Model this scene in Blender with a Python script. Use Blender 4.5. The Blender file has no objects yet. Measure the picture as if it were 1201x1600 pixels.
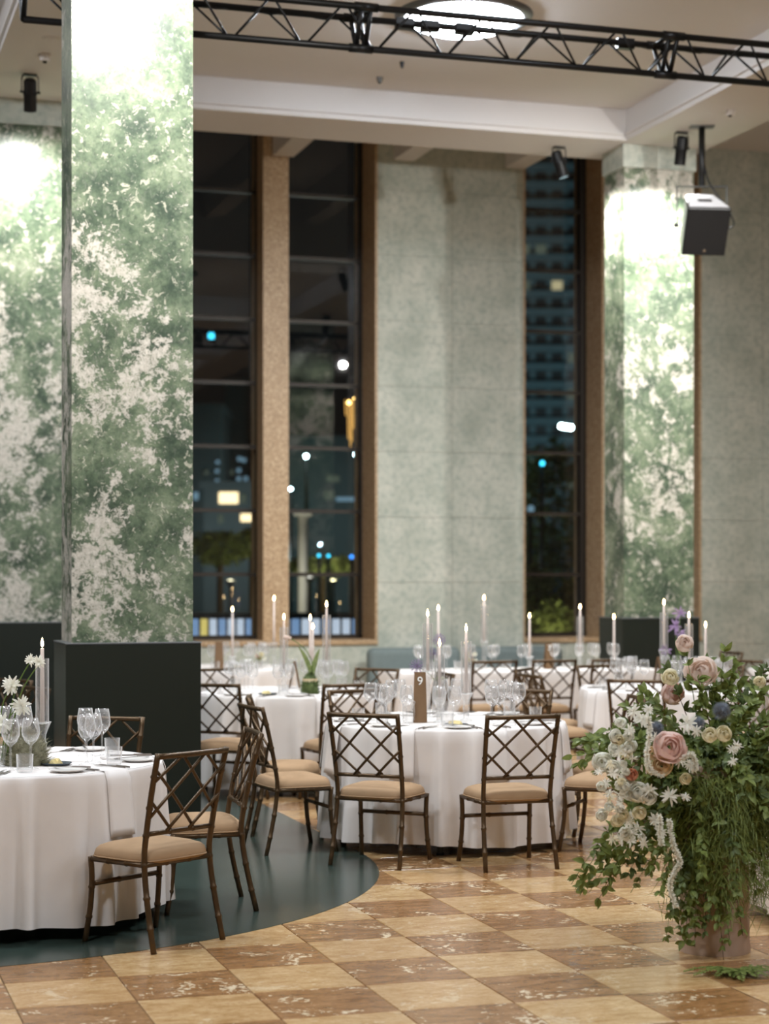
import bpy, math, random
from math import sin, cos, pi, radians
from mathutils import Vector, Matrix

random.seed(7)
SC = bpy.context.scene
COL = SC.collection

# ------------------------------------------------------------------ camera
F, HZ, EYE, TH = 2930.0, 900.0, 1.68, 0.300
CT, ST = cos(TH), sin(TH)
cam_d = bpy.data.cameras.new('camera')
cam = bpy.data.objects.new('camera', cam_d); COL.objects.link(cam)
cam.location = (0, 0, EYE); cam.rotation_euler = (pi/2, 0, -TH)
cam_d.sensor_fit = 'VERTICAL'; cam_d.sensor_height = 36.0
cam_d.lens = F/1600*36; cam_d.shift_y = (HZ-800)/1600
cam_d.dof.use_dof = True; cam_d.dof.focus_distance = 9.4; cam_d.dof.aperture_fstop = 2.0
cam_d.clip_end = 500
SC.camera = cam

# ------------------------------------------------------------------ world, exposure
SC.view_settings.view_transform = 'Standard'; SC.view_settings.look = 'None'
SC.view_settings.gamma = 1.0; SC.view_settings.exposure = 0.0
SC.view_settings.use_curve_mapping = False
wd = bpy.data.worlds.new('night_sky'); SC.world = wd; wd.use_nodes = True
wd.node_tree.nodes['Background'].inputs[0].default_value = (0.0035, 0.0042, 0.0046, 1)
wd.node_tree.nodes['Background'].inputs[1].default_value = 1.0
cy = SC.cycles
cy.max_bounces = 8; cy.diffuse_bounces = 4; cy.glossy_bounces = 4
cy.transmission_bounces = 4; cy.transparent_max_bounces = 32
cy.sample_clamp_indirect = 4.0; cy.caustics_reflective = False; cy.caustics_refractive = False

LAMP_E = 104.0           # radiance of the opal dome of each round ceiling lamp
SPOT_W = 430.0          # watts of a column spotlight
WASH_W = 620.0          # watts of an added, unseen truss wash light
LAMP_COL = (238, 246, 255)
SPOT_COL = (1.0, 0.985, 0.95)

# ------------------------------------------------------------------ coordinates
# world X runs along the window wall, world Y towards it; camera stands at the origin
def c2w(xc, d, z=0.0):                      # metres right of / in front of the camera
    return Vector((xc*CT + d*ST, -xc*ST + d*CT, z))
def at(x, y, d):                            # a photo direction at distance d
    return c2w((x-600.5)/F*d, d, EYE - (y-HZ)/F*d)
def atx(x, d, z=0.0):
    return c2w((x-600.5)/F*d, d, z)
def U(x, v):                                # wall coordinate of photo column x on plane Y=v
    a = (x-600.5)/F
    return v*(ST + a*CT)/(CT - a*ST)
def zat(x, y, v):
    u = U(x, v); return EYE - (y-HZ)/F*(u*ST + v*CT)
def pix(p):
    xc = p[0]*CT - p[1]*ST; d = p[0]*ST + p[1]*CT
    return 600.5 + F*xc/d, HZ - (p[2]-EYE)*F/d, d

# ------------------------------------------------------------------ materials
def lin(c):
    return tuple(((v/255)/12.92 if v/255 <= .04045 else ((v/255+.055)/1.055)**2.4) for v in c) + (1.0,)
class NT:
    def __init__(s, name):
        s.m = bpy.data.materials.new(name); s.m.use_nodes = True
        s.t = s.m.node_tree; s.t.nodes.clear()
        s.out = s.n('ShaderNodeOutputMaterial')
    def n(s, typ, ins=None, **kw):
        nd = s.t.nodes.new(typ)
        for k, v in kw.items(): setattr(nd, k, v)
        if ins:
            for k, v in ins.items():
                if hasattr(v, 'is_output') or isinstance(v, bpy.types.NodeSocket): s.t.links.new(v, nd.inputs[k])
                else: nd.inputs[k].default_value = v
        return nd
    def pos(s, scale=(1, 1, 1), obj=False, rot=(0, 0, 0)):
        if obj: src = s.n('ShaderNodeTexCoord').outputs['Object']
        else: src = s.n('ShaderNodeNewGeometry').outputs['Position']
        return s.n('ShaderNodeMapping', {'Vector': src, 'Scale': scale, 'Rotation': rot}).outputs[0]
    def noise(s, vec, scale, detail=4, rough=.55, dist=0.0):
        return s.n('ShaderNodeTexNoise', {'Vector': vec, 'Scale': scale, 'Detail': detail, 'Roughness': rough, 'Distortion': dist}).outputs['Fac']
    def ramp(s, fac, stops):
        r = s.n('ShaderNodeValToRGB', {'Fac': fac}); e = r.color_ramp.elements
        while len(e) > 1: e.remove(e[-1])
        e[0].position = stops[0][0]; e[0].color = stops[0][1]
        for p, c in stops[1:]:
            k = e.new(p); k.color = c
        return r.outputs[0]
    def mix(s, fac, a, b, mode='MIX'):
        nd = s.n('ShaderNodeMix', data_type='RGBA', blend_type=mode)
        for k, v in ((0, fac), (6, a), (7, b)):
            if isinstance(v, bpy.types.NodeSocket): s.t.links.new(v, nd.inputs[k])
            else: nd.inputs[k].default_value = v
        return nd.outputs[2]
    def bsdf(s, color, rough=.5, metal=0.0, spec=.5, bump=None, bstr=.2, bdist=.01, **kw):
        ins = {'Base Color': color, 'Roughness': rough, 'Metallic': metal, 'Specular IOR Level': spec}
        ins.update(kw)
        b = s.n('ShaderNodeBsdfPrincipled', ins)
        if bump is not None:
            bn = s.n('ShaderNodeBump', {'Height': bump, 'Strength': bstr, 'Distance': bdist})
            s.t.links.new(bn.outputs[0], b.inputs['Normal'])
        s.t.links.new(b.outputs[0], s.out.inputs[0]); return s.m
BW = lambda v: (v, v, v, 1)
M = {}
def plain(key, rgb, rough=.5, metal=0.0, spec=.5, var=.12, vs=30, obj=True, bstr=0.0):
    t = NT(key); c = lin(rgb)
    nz = t.noise(t.pos(obj=obj), vs, 3)
    col = t.mix(nz, tuple(x*(1-var) for x in c[:3])+(1,), tuple(min(1, x*(1+var)) for x in c[:3])+(1,))
    M[key] = t.bsdf(col, rough, metal, spec, nz if bstr else None, bstr)
    return M[key]
def emit(key, rgb, strength, sampling=None):
    t = NT(key); e = t.n('ShaderNodeEmission', {'Color': lin(rgb), 'Strength': strength})
    t.t.links.new(e.outputs[0], t.out.inputs[0]); M[key] = t.m
    if sampling: t.m.cycles.emission_sampling = sampling
    return t.m

def mat_patina():
    t = NT('patina')
    p = t.pos()
    def m(a, b, op): return t.n('ShaderNodeMath', {0: a, 1: b}, operation=op).outputs[0]
    big = t.noise(t.pos((1, 1, .85), rot=(0, .5, 0)), .95, 3, .5, .6)
    med = t.noise(p, 6.4, 10, .74, .35)
    mid = t.noise(p, 3.4, 8, .68, .4)
    fine = t.noise(p, 30, 6, .72, .5)
    vor = t.n('ShaderNodeTexVoronoi', {'Vector': p, 'Scale': 27.0}, feature='F1').outputs['Distance']
    green = t.ramp(mid, [(.36, lin((56, 70, 56))), (.48, lin((84, 98, 77))), (.58, lin((114, 126, 101))), (.70, lin((146, 151, 130)))])
    green = t.mix(t.ramp(vor, [(.0, BW(.55)), (.42, BW(0))]), green, lin((104, 118, 96)))
    green = t.mix(t.ramp(fine, [(.47, BW(.0)), (.66, BW(.6))]), green, lin((42, 54, 44)))
    sm = m(m(m(big, .75, 'MULTIPLY'), m(med, .95, 'MULTIPLY'), 'ADD'), m(fine, .38, 'MULTIPLY'), 'ADD')
    pale = t.ramp(sm, [(1.085, BW(0)), (1.12, BW(.85)), (1.2, BW(1))])
    pale = t.ramp(m(sm, .5, 'MULTIPLY'), [(.537, BW(0)), (.551, BW(.8)), (.595, BW(1))])
    fleck = t.noise(p, 17, 8, .72, .9); fl2 = t.noise(t.pos((1.3, 1.1, .9)), 21, 7, .7, .8)
    green = t.mix(t.ramp(fleck, [(.575, BW(0)), (.60, BW(.75))]), green, lin((186, 182, 164)))
    pale = t.mix(t.ramp(fl2, [(.56, BW(0)), (.60, BW(.8))]), pale, BW(.12))
    col = t.mix(pale, green, t.ramp(fine, [(.3, lin((164, 156, 144))), (.7, lin((208, 202, 190)))]))
    M['patina'] = t.bsdf(col, .34, 0, .45, fine, .12, .01)
def mat_wallstone():
    t = NT('wallstone'); p = t.pos()
    a = t.noise(p, 2.2, 8, .6, .2); b = t.noise(p, 14, 5, .6)
    c = t.ramp(a, [(.3, lin((168, 174, 162))), (.5, lin((188, 192, 180))), (.7, lin((206, 206, 194)))])
    c = t.mix(t.ramp(b, [(.45, BW(.0)), (.7, BW(.6))]), c, lin((140, 152, 144)))
    M['wallstone'] = t.bsdf(c, .55, 0, .35, b, .06)
def mat_granite():
    t = NT('granite'); p = t.pos()
    a = t.noise(p, 40, 4, .6); b = t.noise(p, 9, 4, .6, .6)
    c = t.ramp(a, [(.3, lin((134, 108, 80))), (.5, lin((184, 156, 122))), (.7, lin((212, 188, 156)))])
    c = t.mix(t.ramp(b, [(.4, BW(0)), (.7, BW(.5))]), c, lin((160, 130, 96)))
    M['granite'] = t.bsdf(c, .45, 0, .4)
def mat_tile(key, base, dark, light, white):
    t = NT(key); p = t.pos()
    a = t.noise(t.pos((1, 2.2, 1), rot=(0, 0, .2)), 7, 7, .65, .4)
    g = t.noise(p, 38, 6, .75); f = t.noise(p, 4.2, 6, .75, 1.0)
    ra = t.n('ShaderNodeObjectInfo').outputs['Random']
    c = t.ramp(a, [(.28, lin(dark)), (.5, lin(base)), (.74, lin(light))])
    c = t.mix(t.ramp(g, [(.36, BW(.6)), (.54, BW(0))]), c, lin(dark))
    c = t.mix(t.n('ShaderNodeMath', {0: ra, 1: .18}, operation='MULTIPLY').outputs[0], c, lin((150, 96, 48)))
    s = t.n('ShaderNodeMath', {0: f, 1: t.n('ShaderNodeMath', {0: t.noise(p, 34, 3, .6), 1: .42}, operation='MULTIPLY').outputs[0]}, operation='ADD').outputs[0]
    c = t.mix(t.ramp(s, [(.80, BW(0)), (.84, BW(white)), (.9, BW(white))]), c, lin((222, 204, 172)))
    M[key] = t.bsdf(c, t.ramp(a, [(.3, BW(.17)), (.7, BW(.27))]), 0, .5, g, .03)
def mat_glass(key, tint, rough, base=.04, edge=.5, power=3.0, body=0.0):
    t = NT(key)
    tr = t.n('ShaderNodeBsdfTransparent', {'Color': tint}); gl = t.n('ShaderNodeBsdfGlossy', {'Color': (1, 1, 1, 1), 'Roughness': rough})
    lw = t.n('ShaderNodeLayerWeight', {'Blend': .5}).outputs['Facing']
    pw = t.n('ShaderNodeMath', {0: lw, 1: power}, operation='POWER').outputs[0]
    fr = t.n('ShaderNodeMath', {0: pw, 1: edge, 2: base}, operation='MULTIPLY_ADD', use_clamp=True).outputs[0]
    sh = t.n('ShaderNodeMixShader', {0: fr, 1: tr.outputs[0], 2: gl.outputs[0]}).outputs[0]
    if body:  # white haze toward the rims: reflected surroundings put into the colour
        df = t.n('ShaderNodeBsdfTranslucent', {'Color': (.95, .95, .95, 1)}); d2 = t.n('ShaderNodeBsdfDiffuse', {'Color': (.95, .95, .95, 1)})
        dd = t.n('ShaderNodeMixShader', {0: .5, 1: df.outputs[0], 2: d2.outputs[0]})
        bf = t.n('ShaderNodeMath', {0: pw, 1: body*3, 2: body*.25}, operation='MULTIPLY_ADD', use_clamp=True).outputs[0]
        sh = t.n('ShaderNodeMixShader', {0: bf, 1: sh, 2: dd.outputs[0]}).outputs[0]
    t.t.links.new(sh, t.out.inputs[0]); M[key] = t.m
def mat_cloth():
    t = NT('cloth'); p = t.pos(obj=True)
    w = t.n('ShaderNodeTexWave', {'Vector': p, 'Scale': 220.0, 'Distortion': 1.0}).outputs['Fac']
    M['cloth'] = t.bsdf(t.mix(t.noise(p, 6, 3), lin((226, 220, 216)), lin((238, 233, 229))), .85, 0, .2, w, .05, .001)
def mat_leaf(key, a, b):
    tf = .45 if key.startswith('petal') else .22
    t = NT(key); nz = t.noise(t.pos(), 38, 3)
    d = t.n('ShaderNodeBsdfPrincipled', {'Base Color': t.ramp(nz, [(.3, lin(a)), (.68, lin(b))]), 'Roughness': .5, 'Specular IOR Level': .3})
    tl = t.n('ShaderNodeBsdfTranslucent', {'Color': lin(b)})
    mx = t.n('ShaderNodeMixShader', {0: tf, 1: d.outputs[0], 2: tl.outputs[0]})
    t.t.links.new(mx.outputs[0], t.out.inputs[0]); M[key] = t.m

mat_patina(); mat_wallstone(); mat_granite(); mat_cloth()
mat_tile('tile_cream', (194, 161, 114), (162, 124, 78), (212, 184, 140), .45)
mat_tile('tile_brown', (148, 110, 70), (114, 80, 47), (172, 134, 94), .95)
mat_glass('pane', (.90, .94, .93, 1), .012, .075, .6, 4.0)
mat_glass('glass', (.985, .985, .985, 1), .03, .05, .5, 2.6, .22)
mat_glass('crystal', (.95, .955, .955, 1), .06, .10, .5, 2.0, .25)
mat_leaf('leaf', (82, 98, 46), (140, 154, 84)); mat_leaf('leaf_dark', (64, 79, 46), (112, 128, 76))
mat_leaf('leaf_pale', (98, 116, 70), (148, 160, 104)); mat_leaf('petal_blush', (238, 218, 204), (248, 234, 224))
mat_leaf('petal_pink', (238, 208, 196), (248, 226, 218)); mat_leaf('petal_cream', (240, 230, 196), (248, 242, 218))
mat_leaf('petal_peach', (232, 204, 158), (242, 222, 186)); mat_leaf('petal_white', (238, 236, 222), (248, 247, 238))
mat_leaf('petal_coral', (206, 136, 104), (224, 164, 132)); mat_leaf('petal_violet', (150, 124, 172), (184, 160, 200))
mat_leaf('thistle_blue', (104, 112, 124), (142, 150, 160)); mat_leaf('moss_grey', (120, 118, 92), (168, 164, 138))
plain('ceil', (222, 218, 216), .8, 0, .2, .02, 3, False)
plain('wallpaint', (190, 182, 172), .8, 0, .2, .03, 3, False)
plain('plinth', (25, 30, 23), .38, 0, .45, .1, 60)
plain('greenfloor', (52, 64, 58), .22, 0, .55, .18, 4, False)
plain('grout', (120, 92, 60), .7, 0, .3, .1, 20, False)
plain('bronze', (84, 65, 43), .36, .55, .5, .28, 40)
plain('suede', (166, 138, 108), .92, 0, .15, .1, 14)
plain('blackmetal', (20, 20, 21), .42, .3, .5, .1, 30)
plain('steel', (176, 172, 168), .25, .95, .5, .05, 30)
plain('grey_metal', (120, 122, 124), .4, .6, .5, .08, 30)
plain('frame', (46, 38, 30), .5, .2, .4, .12, 20)
plain('wax', (238, 224, 216), .45, 0, .4, .02, 8)
plain('china', (240, 236, 232), .2, 0, .5, .02, 8)
plain('butter', (240, 222, 160), .5, 0, .4, .04, 20)
plain('slate', (66, 74, 80), .4, 0, .4, .1, 20)
plain('card', (122, 94, 66), .6, .15, .4, .1, 40)
plain('white_print', (245, 242, 236), .6)
plain('sofa_grey', (118, 130, 130), .9, 0, .15, .1, 25)
plain('pedestal', (186, 162, 144), .75, 0, .2, .12, 9)
plain('stem', (92, 116, 54), .6, 0, .3, .15, 30)
plain('bark', (84, 68, 46), .8, 0, .2, .15, 30)
plain('speaker_lit_top', (226, 226, 230), .35, 0, .5, .04, 20)
plain('asphalt', (34, 34, 34), .8, 0, .3, .2, 1, False)
plain('tower', (92, 118, 124), .8, 0, .2, .12, .4, False)
plain('tower_dark', (34, 44, 48), .4, 0, .4, .2, .5, False)
plain('night_wall', (50, 54, 54), .8, 0, .2, .25, .5, False)
plain('redmenu', (176, 92, 74), .6)
emit('flame', (255, 214, 150), 42.0)
emit('lampface', LAMP_COL, LAMP_E)
emit('spotface', (214, 250, 255), 30.0, 'NONE')
emit('win_tower', (255, 240, 190), .45, 'NONE'); emit('win_warm', (255, 226, 176), 2.2, 'NONE'); emit('win_cool', (150, 190, 214), .5, 'NONE')
emit('win_dim', (176, 196, 176), .15, 'NONE')
emit('white_lit', (206, 220, 240), .85, 'NONE'); emit('blue_lit', (140, 176, 222), .7, 'NONE'); emit('yellow_lit', (236, 216, 120), .8, 'NONE')
emit('lamp_white', (214, 246, 255), 26.0, 'NONE'); emit('lamp_cyan', (60, 196, 236), 4.0, 'NONE')
emit('lamp_blue', (50, 130, 236), 4.0, 'NONE'); emit('lamp_gold', (255, 206, 120), 9.0, 'NONE')
emit('gold_strand', (226, 170, 90), 1.3, 'NONE')

# ------------------------------------------------------------------ mesh helpers
class MB:
    def __init__(s): s.v = []; s.f = []
    def add(s, v, f):
        o = len(s.v); s.v += [tuple(p) for p in v]; s.f += [tuple(i+o for i in q) for q in f]; return s
    def box(s, x0, x1, y0, y1, z0, z1, mat=None):
        v = [(x, y, z) for z in (z0, z1) for y in (y0, y1) for x in (x0, x1)]
        if mat is not None: v = [mat @ Vector(p) for p in v]
        return s.add(v, [(0, 2, 3, 1), (4, 5, 7, 6), (0, 1, 5, 4), (2, 6, 7, 3), (0, 4, 6, 2), (1, 3, 7, 5)])
    def tube(s, pts, r, n=8, caps=True):
        pts = [Vector(p) for p in pts]; m = len(pts)
        rs = r if isinstance(r, (list, tuple)) else [r]*m
        t0 = (pts[1]-pts[0]).normalized()
        a = t0.cross(Vector((0, 0, 1)))
        if a.length < .05: a = t0.cross(Vector((1, 0, 0)))
        a.normalize(); v = []; f = []
        for i in range(m):
            t = (pts[min(i+1, m-1)]-pts[max(i-1, 0)])
            if t.length < 1e-9: t = t0
            t.normalize(); a = (a - t*a.dot(t)).normalized(); b = t.cross(a)
            for k in range(n):
                w = 2*pi*k/n; v.append(pts[i] + (a*cos(w)+b*sin(w))*rs[i])
        for i in range(m-1):
            for k in range(n):
                k2 = (k+1) % n; f.append((i*n+k, i*n+k2, (i+1)*n+k2, (i+1)*n+k))
        if caps: f.append(tuple(range(n-1, -1, -1))); f.append(tuple((m-1)*n+k for k in range(n)))
        return s.add(v, f)
    def lathe(s, prof, n=20, c=(0, 0, 0), close=False):
        v = []; f = []; m = len(prof)
        for r, z in prof:
            for k in range(n):
                w = 2*pi*k/n; v.append((c[0]+r*cos(w), c[1]+r*sin(w), c[2]+z))
        for i in range(m-1):
            for k in range(n):
                k2 = (k+1) % n; f.append((i*n+k, i*n+k2, (i+1)*n+k2, (i+1)*n+k))
        if prof[0][0] > 1e-6: f.append(tuple(range(n-1, -1, -1))) if close else None
        if prof[-1][0] > 1e-6 and close: f.append(tuple((m-1)*n+k for k in range(n)))
        return s.add(v, [q for q in f if q])
    def grid(s, fn, nu, nv):
        v = [fn(i/nu, j/nv) for j in range(nv+1) for i in range(nu+1)]
        return s.add(v, [(j*(nu+1)+i, j*(nu+1)+i+1, (j+1)*(nu+1)+i+1, (j+1)*(nu+1)+i) for j in range(nv) for i in range(nu)])
    def xform(s, mat):
        s.v = [tuple(mat @ Vector(p)) for p in s.v]; return s
    def mesh(s, name, smooth):
        me = bpy.data.meshes.new(name); me.from_pydata(s.v, [], s.f)
        if smooth:
            me.polygons.foreach_set('use_smooth', [True]*len(me.polygons))
        me.update(); return me
    def build(s, name, mat, parent=None, smooth=False, loc=None, rz=0.0, sharp=None):
        me = s.mesh(name, smooth); me.materials.append(M[mat])
        if sharp: me.set_sharp_from_angle(angle=sharp)
        return link(name, me, parent, loc, rz)
def link(name, me, parent=None, loc=None, rz=0.0):
    o = bpy.data.objects.new(name, me); COL.objects.link(o)
    if parent is not None: o.parent = parent
    if loc is not None: o.location = loc
    if rz: o.rotation_euler = (0, 0, rz)
    return o
def tag(o, label, cat, group=None):
    o['label'] = label; o['category'] = cat
    if group: o['group'] = group
    return o
def struct(o, label=None):
    o['kind'] = 'structure'
    if label: o['label'] = label
    return o
def thing(name, label, cat, loc=(0, 0, 0), rz=0.0, group=None):
    o = bpy.data.objects.new(name, None); COL.objects.link(o); o.empty_display_size = .1
    o.location = loc; o.rotation_euler = (0, 0, rz)
    return tag(o, label, cat, group)
def copy_tree(o, parent=None):
    c = o.copy(); COL.objects.link(c)
    if parent is not None: c.parent = parent
    for ch in o.children: copy_tree(ch, c)
    return c
def R3(rx=0, ry=0, rz=0):
    return Matrix.Rotation(rz, 4, 'Z') @ Matrix.Rotation(ry, 4, 'Y') @ Matrix.Rotation(rx, 4, 'X')
def T3(x, y, z): return Matrix.Translation((x, y, z))
def bevel(o, w, seg=2):
    m = o.modifiers.new('bevel', 'BEVEL'); m.width = w; m.segments = seg; m.limit_method = 'ANGLE'; return o

exec_order = []
# ================================================================== STRUCTURE
VF, VP, VG = 21.85, 22.07, 22.45         # wall face, pier face, glass plane
ZC, ZR, ZU = 6.2, 6.52, 7.2              # soffit, coffer, upper ceiling
UL, UR, VB = -9.0, 19.0, -5.0            # outer room limits
COLW, COLD = .80, .50
CU = [U(112, 12.26), U(975, 18.0)]       # left edges of the two column lines
CV = [12.26, 18.0]                       # front faces of the two column rows

# ---- floor: slab, tiles, dark inlay
floor = struct(MB().box(UL, UR, VB, VF+.02, -.12, -.008).build('floor', 'grout'))
TS, TU, TV, GAP = .4717, 1.7284, 8.3208, .0022
GC, GR = (.452, 10.94), 2.772            # the inlay's round end
def in_green(u, v, m=0.0):
    if v > GC[1]: return GC[0]-GR+m < u < GC[0]+GR-m
    return math.hypot(u-GC[0], v-GC[1]) < GR-m
tile_me = {}
h = TS/2-GAP
for k, mt in ((0, 'tile_cream'), (1, 'tile_brown')):
    b = MB(); e = .0025
    b.add([(-h, -h, -.012), (h, -h, -.012), (h, h, -.012), (-h, h, -.012), (-h, -h, -e), (h, -h, -e), (h, h, -e), (-h, h, -e),
           (-h+e, -h+e, 0), (h-e, -h+e, 0), (h-e, h-e, 0), (-h+e, h-e, 0)],
          [(0, 1, 5, 4), (1, 2, 6, 5), (2, 3, 7, 6), (3, 0, 4, 7), (4, 5, 9, 8), (5, 6, 10, 9), (6, 7, 11, 10), (7, 4, 8, 11), (8, 9, 10, 11)])
    tile_me[k] = b.mesh('floor_tile', False); tile_me[k].materials.append(M[mt])
cand = []; rest = {0: MB(), 1: MB()}
for i in range(-24, 38):
    for j in range(-29, 30):
        u, v = TU+(i+.5)*TS, TV+(j+.5)*TS
        if not (UL < u < UR and VB < v < VF): continue
        k = (i+j) % 2
        if all(in_green(u+a*TS/2, v+c*TS/2, .02) for a in (-1, 1) for c in (-1, 1)): continue
        d = u*ST+v*CT
        vis = False
        if d > 6.5:
            x, y, _ = pix((u, v, 0)); vis = -40 < x < 1241 and y < 1640
        cand.append((0 if vis else 1, d, u, v, k))
cand.sort()
for n, (nv_, d, u, v, k) in enumerate(cand):
    if n < 298 and nv_ == 0:
        o = link('floor_tile', tile_me[k], floor, (u, v, 0))
    else:
        rest[k].add([(u-h, v-h, -.001), (u+h, v-h, -.001), (u+h, v+h, -.001), (u-h, v+h, -.001)], [(0, 1, 2, 3)])
for k, mt in ((0, 'tile_cream'), (1, 'tile_brown')):
    o = rest[k].build('distant_tiles', mt, floor); o['kind'] = 'stuff'
b = MB(); pts = []
for k in range(65):
    w = pi + pi*k/64; pts.append((GC[0]+GR*cos(w), GC[1]+GR*sin(w)))
pts += [(GC[0]+GR, VF), (GC[0]-GR, VF)]
n = len(pts)
b.add([(p[0], p[1], -.006) for p in pts]+[(p[0], p[1], .002) for p in pts], [tuple(range(n, 2*n))]+[(i, (i+1) % n, n+(i+1) % n, n+i) for i in range(n)])
o = b.build('floor_inlay', 'greenfloor', floor); o['label'] = 'dark green polished floor inlay with a round end'

# ---- window wall
def stone_wall(name, u0, u1, z0, z1, rows, cols, label):
    w = struct(MB().box(u0, u1, VF+.012, VF+.5, z0, z1).build(name, 'wallstone'), label)
    du, dz = (u1-u0)/cols, (z1-z0)/rows
    g = .0025
    me = MB().box(-du/2+g, du/2-g, -.012, .004, -dz/2+g, dz/2-g).mesh('stone_panel', False); me.materials.append(M['wallstone'])
    for r in range(rows):
        for c in range(cols):
            link('stone_panel', me, w, (u0+(c+.5)*du, VF+.012, z0+(r+.5)*dz))
    return w
e1l = U(400, VG)                    # right edge of first window glass
P1a, P1b = U(411, VP), U(451, VP)   # slim granite pier
W2r = U(560, VG); A0, A1 = U(586, VF), U(820, VF)
W3r = U(904, VG); B0 = U(940, VF)
C0 = U(1092, VF)
SILL = zat(430, 1001, VF)
ZT = 7.2
wl0 = -4.2                          # left end of first window, hidden by columns
stone_wall('wall_far_left', UL, wl0, 0, ZT, 6, 6, None)
stone_wall('wall_far_center', A0+.03, A1, 0, ZT, 9, 2, 'tall grey green stone wall panel between two dark windows')
bw = B0+.75
stone_wall('wall_far_pier', B0+.03, bw, 0, ZT, 9, 1, None)
stone_wall('wall_far_right', C0+.03, UR, 0, ZT, 9, 9, 'grey green stone wall right of the far column')
k = 0
for (a, bb, nc) in ((wl0, A0, 8), (A1, B0, 2), (bw, C0, 2)):
    k += 1
    stone_wall('wall_below_window_%d' % k, a, bb+.03, 0, SILL-.05, 1, nc, None)
g1 = MB().box(P1a, P1b, VP, VG+.25, SILL, ZT).build('trim_1', 'granite'); struct(g1, 'slim tan granite pier between the two left windows')
for i, (ua, ub) in enumerate(((A0-.02, A0+.03), (B0-.02, B0+.03), (C0-.02, C0+.03))):
    struct(MB().box(ua+.02, ub, VF-.004, VG+.3, SILL-.05, ZT).build('trim_%d' % (i+2), 'granite'), 'tan stone window reveal')
for i, (ua, ub) in enumerate(((wl0, A0+.03), (A1-.02, B0+.03), (bw, C0+.03))):
    struct(bevel(MB().box(ua, ub, VF-.03, VG+.1, SILL-.06, SILL).build('trim_%d' % (i+5), 'granite'), .006), 'tan stone window sill')
struct(MB().box(A1-.02, A1+.005, VF-.002, VG+.3, SILL-.05, ZT).build('trim_8', 'granite'), 'tan stone edge of the wall panel')
BAR0 = zat(350, 897.5, VG); BSP = 100/F*(U(350, VG)*ST+VG*CT)
def window(n, ua, ub):
    w = struct(MB().box(ua, ua+.045, VG-.05, VG+.05, SILL, ZT).box(ub-.045, ub, VG-.05, VG+.05, SILL, ZT)
               .box(ua, ub, VG-.05, VG+.05, SILL, SILL+.05).box(ua, ub, VG-.05, VG+.05, ZT-.06, ZT).build('window_%d' % n, 'frame'))
    zs = [SILL]; z = BAR0
    bar = MB().box(ua+.045, ub-.045, -.03, .03, -.022, .022).mesh('glazing_bar', False); bar.materials.append(M['frame'])
    while z < ZT-.2:
        link('glazing_bar', bar, w, (0, VG, z)); zs.append(z); z += BSP
    zs.append(ZT)
    for i in range(len(zs)-1):
        MB().add([(ua+.04, VG, zs[i]+.02), (ub-.04, VG, zs[i]+.02), (ub-.04, VG, zs[i+1]-.02), (ua+.04, VG, zs[i+1]-.02)], [(0, 1, 2, 3)]).build('pane', 'pane', w)
window(1, e1l-1.05, e1l+.04)
window(2, P1b, W2r+.05)
window(3, A1, W3r+.05)
window(4, bw, C0)
g0 = U(300, VG)
window(5, wl0, e1l-1.45); struct(MB().box(e1l-1.45, e1l-1.05, VP, VG+.25, SILL, ZT).build('trim_9', 'granite'))
struct(MB().box(e1l+.04, P1a+.002, VG-.1, VG+.2, SILL, ZT).build('trim_10', 'frame'))
struct(MB().box(W2r+.05, A0+.005, VG-.1, VG+.2, SILL, ZT).build('trim_11', 'frame'))
struct(MB().box(W3r+.05, B0+.005, VG-.1, VG+.2, SILL, ZT).build('trim_12', 'frame'))
# other walls of the hall
struct(MB().box(UL-.2, UL, VB, VF+.5, 0, ZU).build('wall_left', 'wallpaint'))
struct(MB().box(UR, UR+.2, VB, VF+.5, 0, ZU).build('wall_right', 'wallpaint'))
struct(MB().box(UL-.2, UR+.2, VB-.2, VB, 0, ZU).build('wall_back', 'wallpaint'))

# ---- ceiling: soffit beams, coffers, upper zone
SV = 18.75; BU1 = 9.14
cu = [(-4.15, CU[0]-.05), (CU[0]+COLW+.05, 8.15)]
cvr = [(1.5, 6.3), (7.2, 12.1), (13.05, 17.86)]
b = MB()
us = sorted([UL]+[x for p in cu for x in p]+[BU1]); vs = sorted([VB]+[x for p in cvr for x in p]+[SV])
for i in range(len(us)-1):
    for j in range(len(vs)-1):
        if (us[i], us[i+1]) in cu and (vs[j], vs[j+1]) in cvr: continue
        b.box(us[i], us[i+1], vs[j], vs[j+1], ZC, ZU+.02)
ceiling = struct(b.build('ceiling', 'ceil'))
b = MB()
for ua, ub in cu:
    for va, vb in cvr: b.box(ua-.01, ub+.01, va-.01, vb+.01, ZR, ZR+.1)
b.build('coffer_panel', 'ceil', ceiling)
# a slim shadow-gap bead round each coffer mouth
b = MB()
for ua, ub in cu:
    for va, vb in cvr:
        for (p, q, r, s_) in ((ua, ub, va, va+.03), (ua, ub, vb-.03, vb), (ua, ua+.03, va, vb), (ub-.03, ub, va, vb)):
            b.box(p, q, r, s_, ZC+.05, ZC+.08)
b.build('coffer_bead', 'ceil', ceiling)
struct(MB().box(UL-.2, UR+.2, VB-.2, VF+.55, ZU, ZU+.15).build('ceiling_upper', 'ceil'))
b = None
for i, x in enumerate((449, 630, 803)):
    ub = U(x, VF+.1)
    bm = MB().box(ub-.16, ub+.10, SV, VF+.2, 6.76, ZU+.01).build('ceiling_beam', 'ceil', ceiling)

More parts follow.
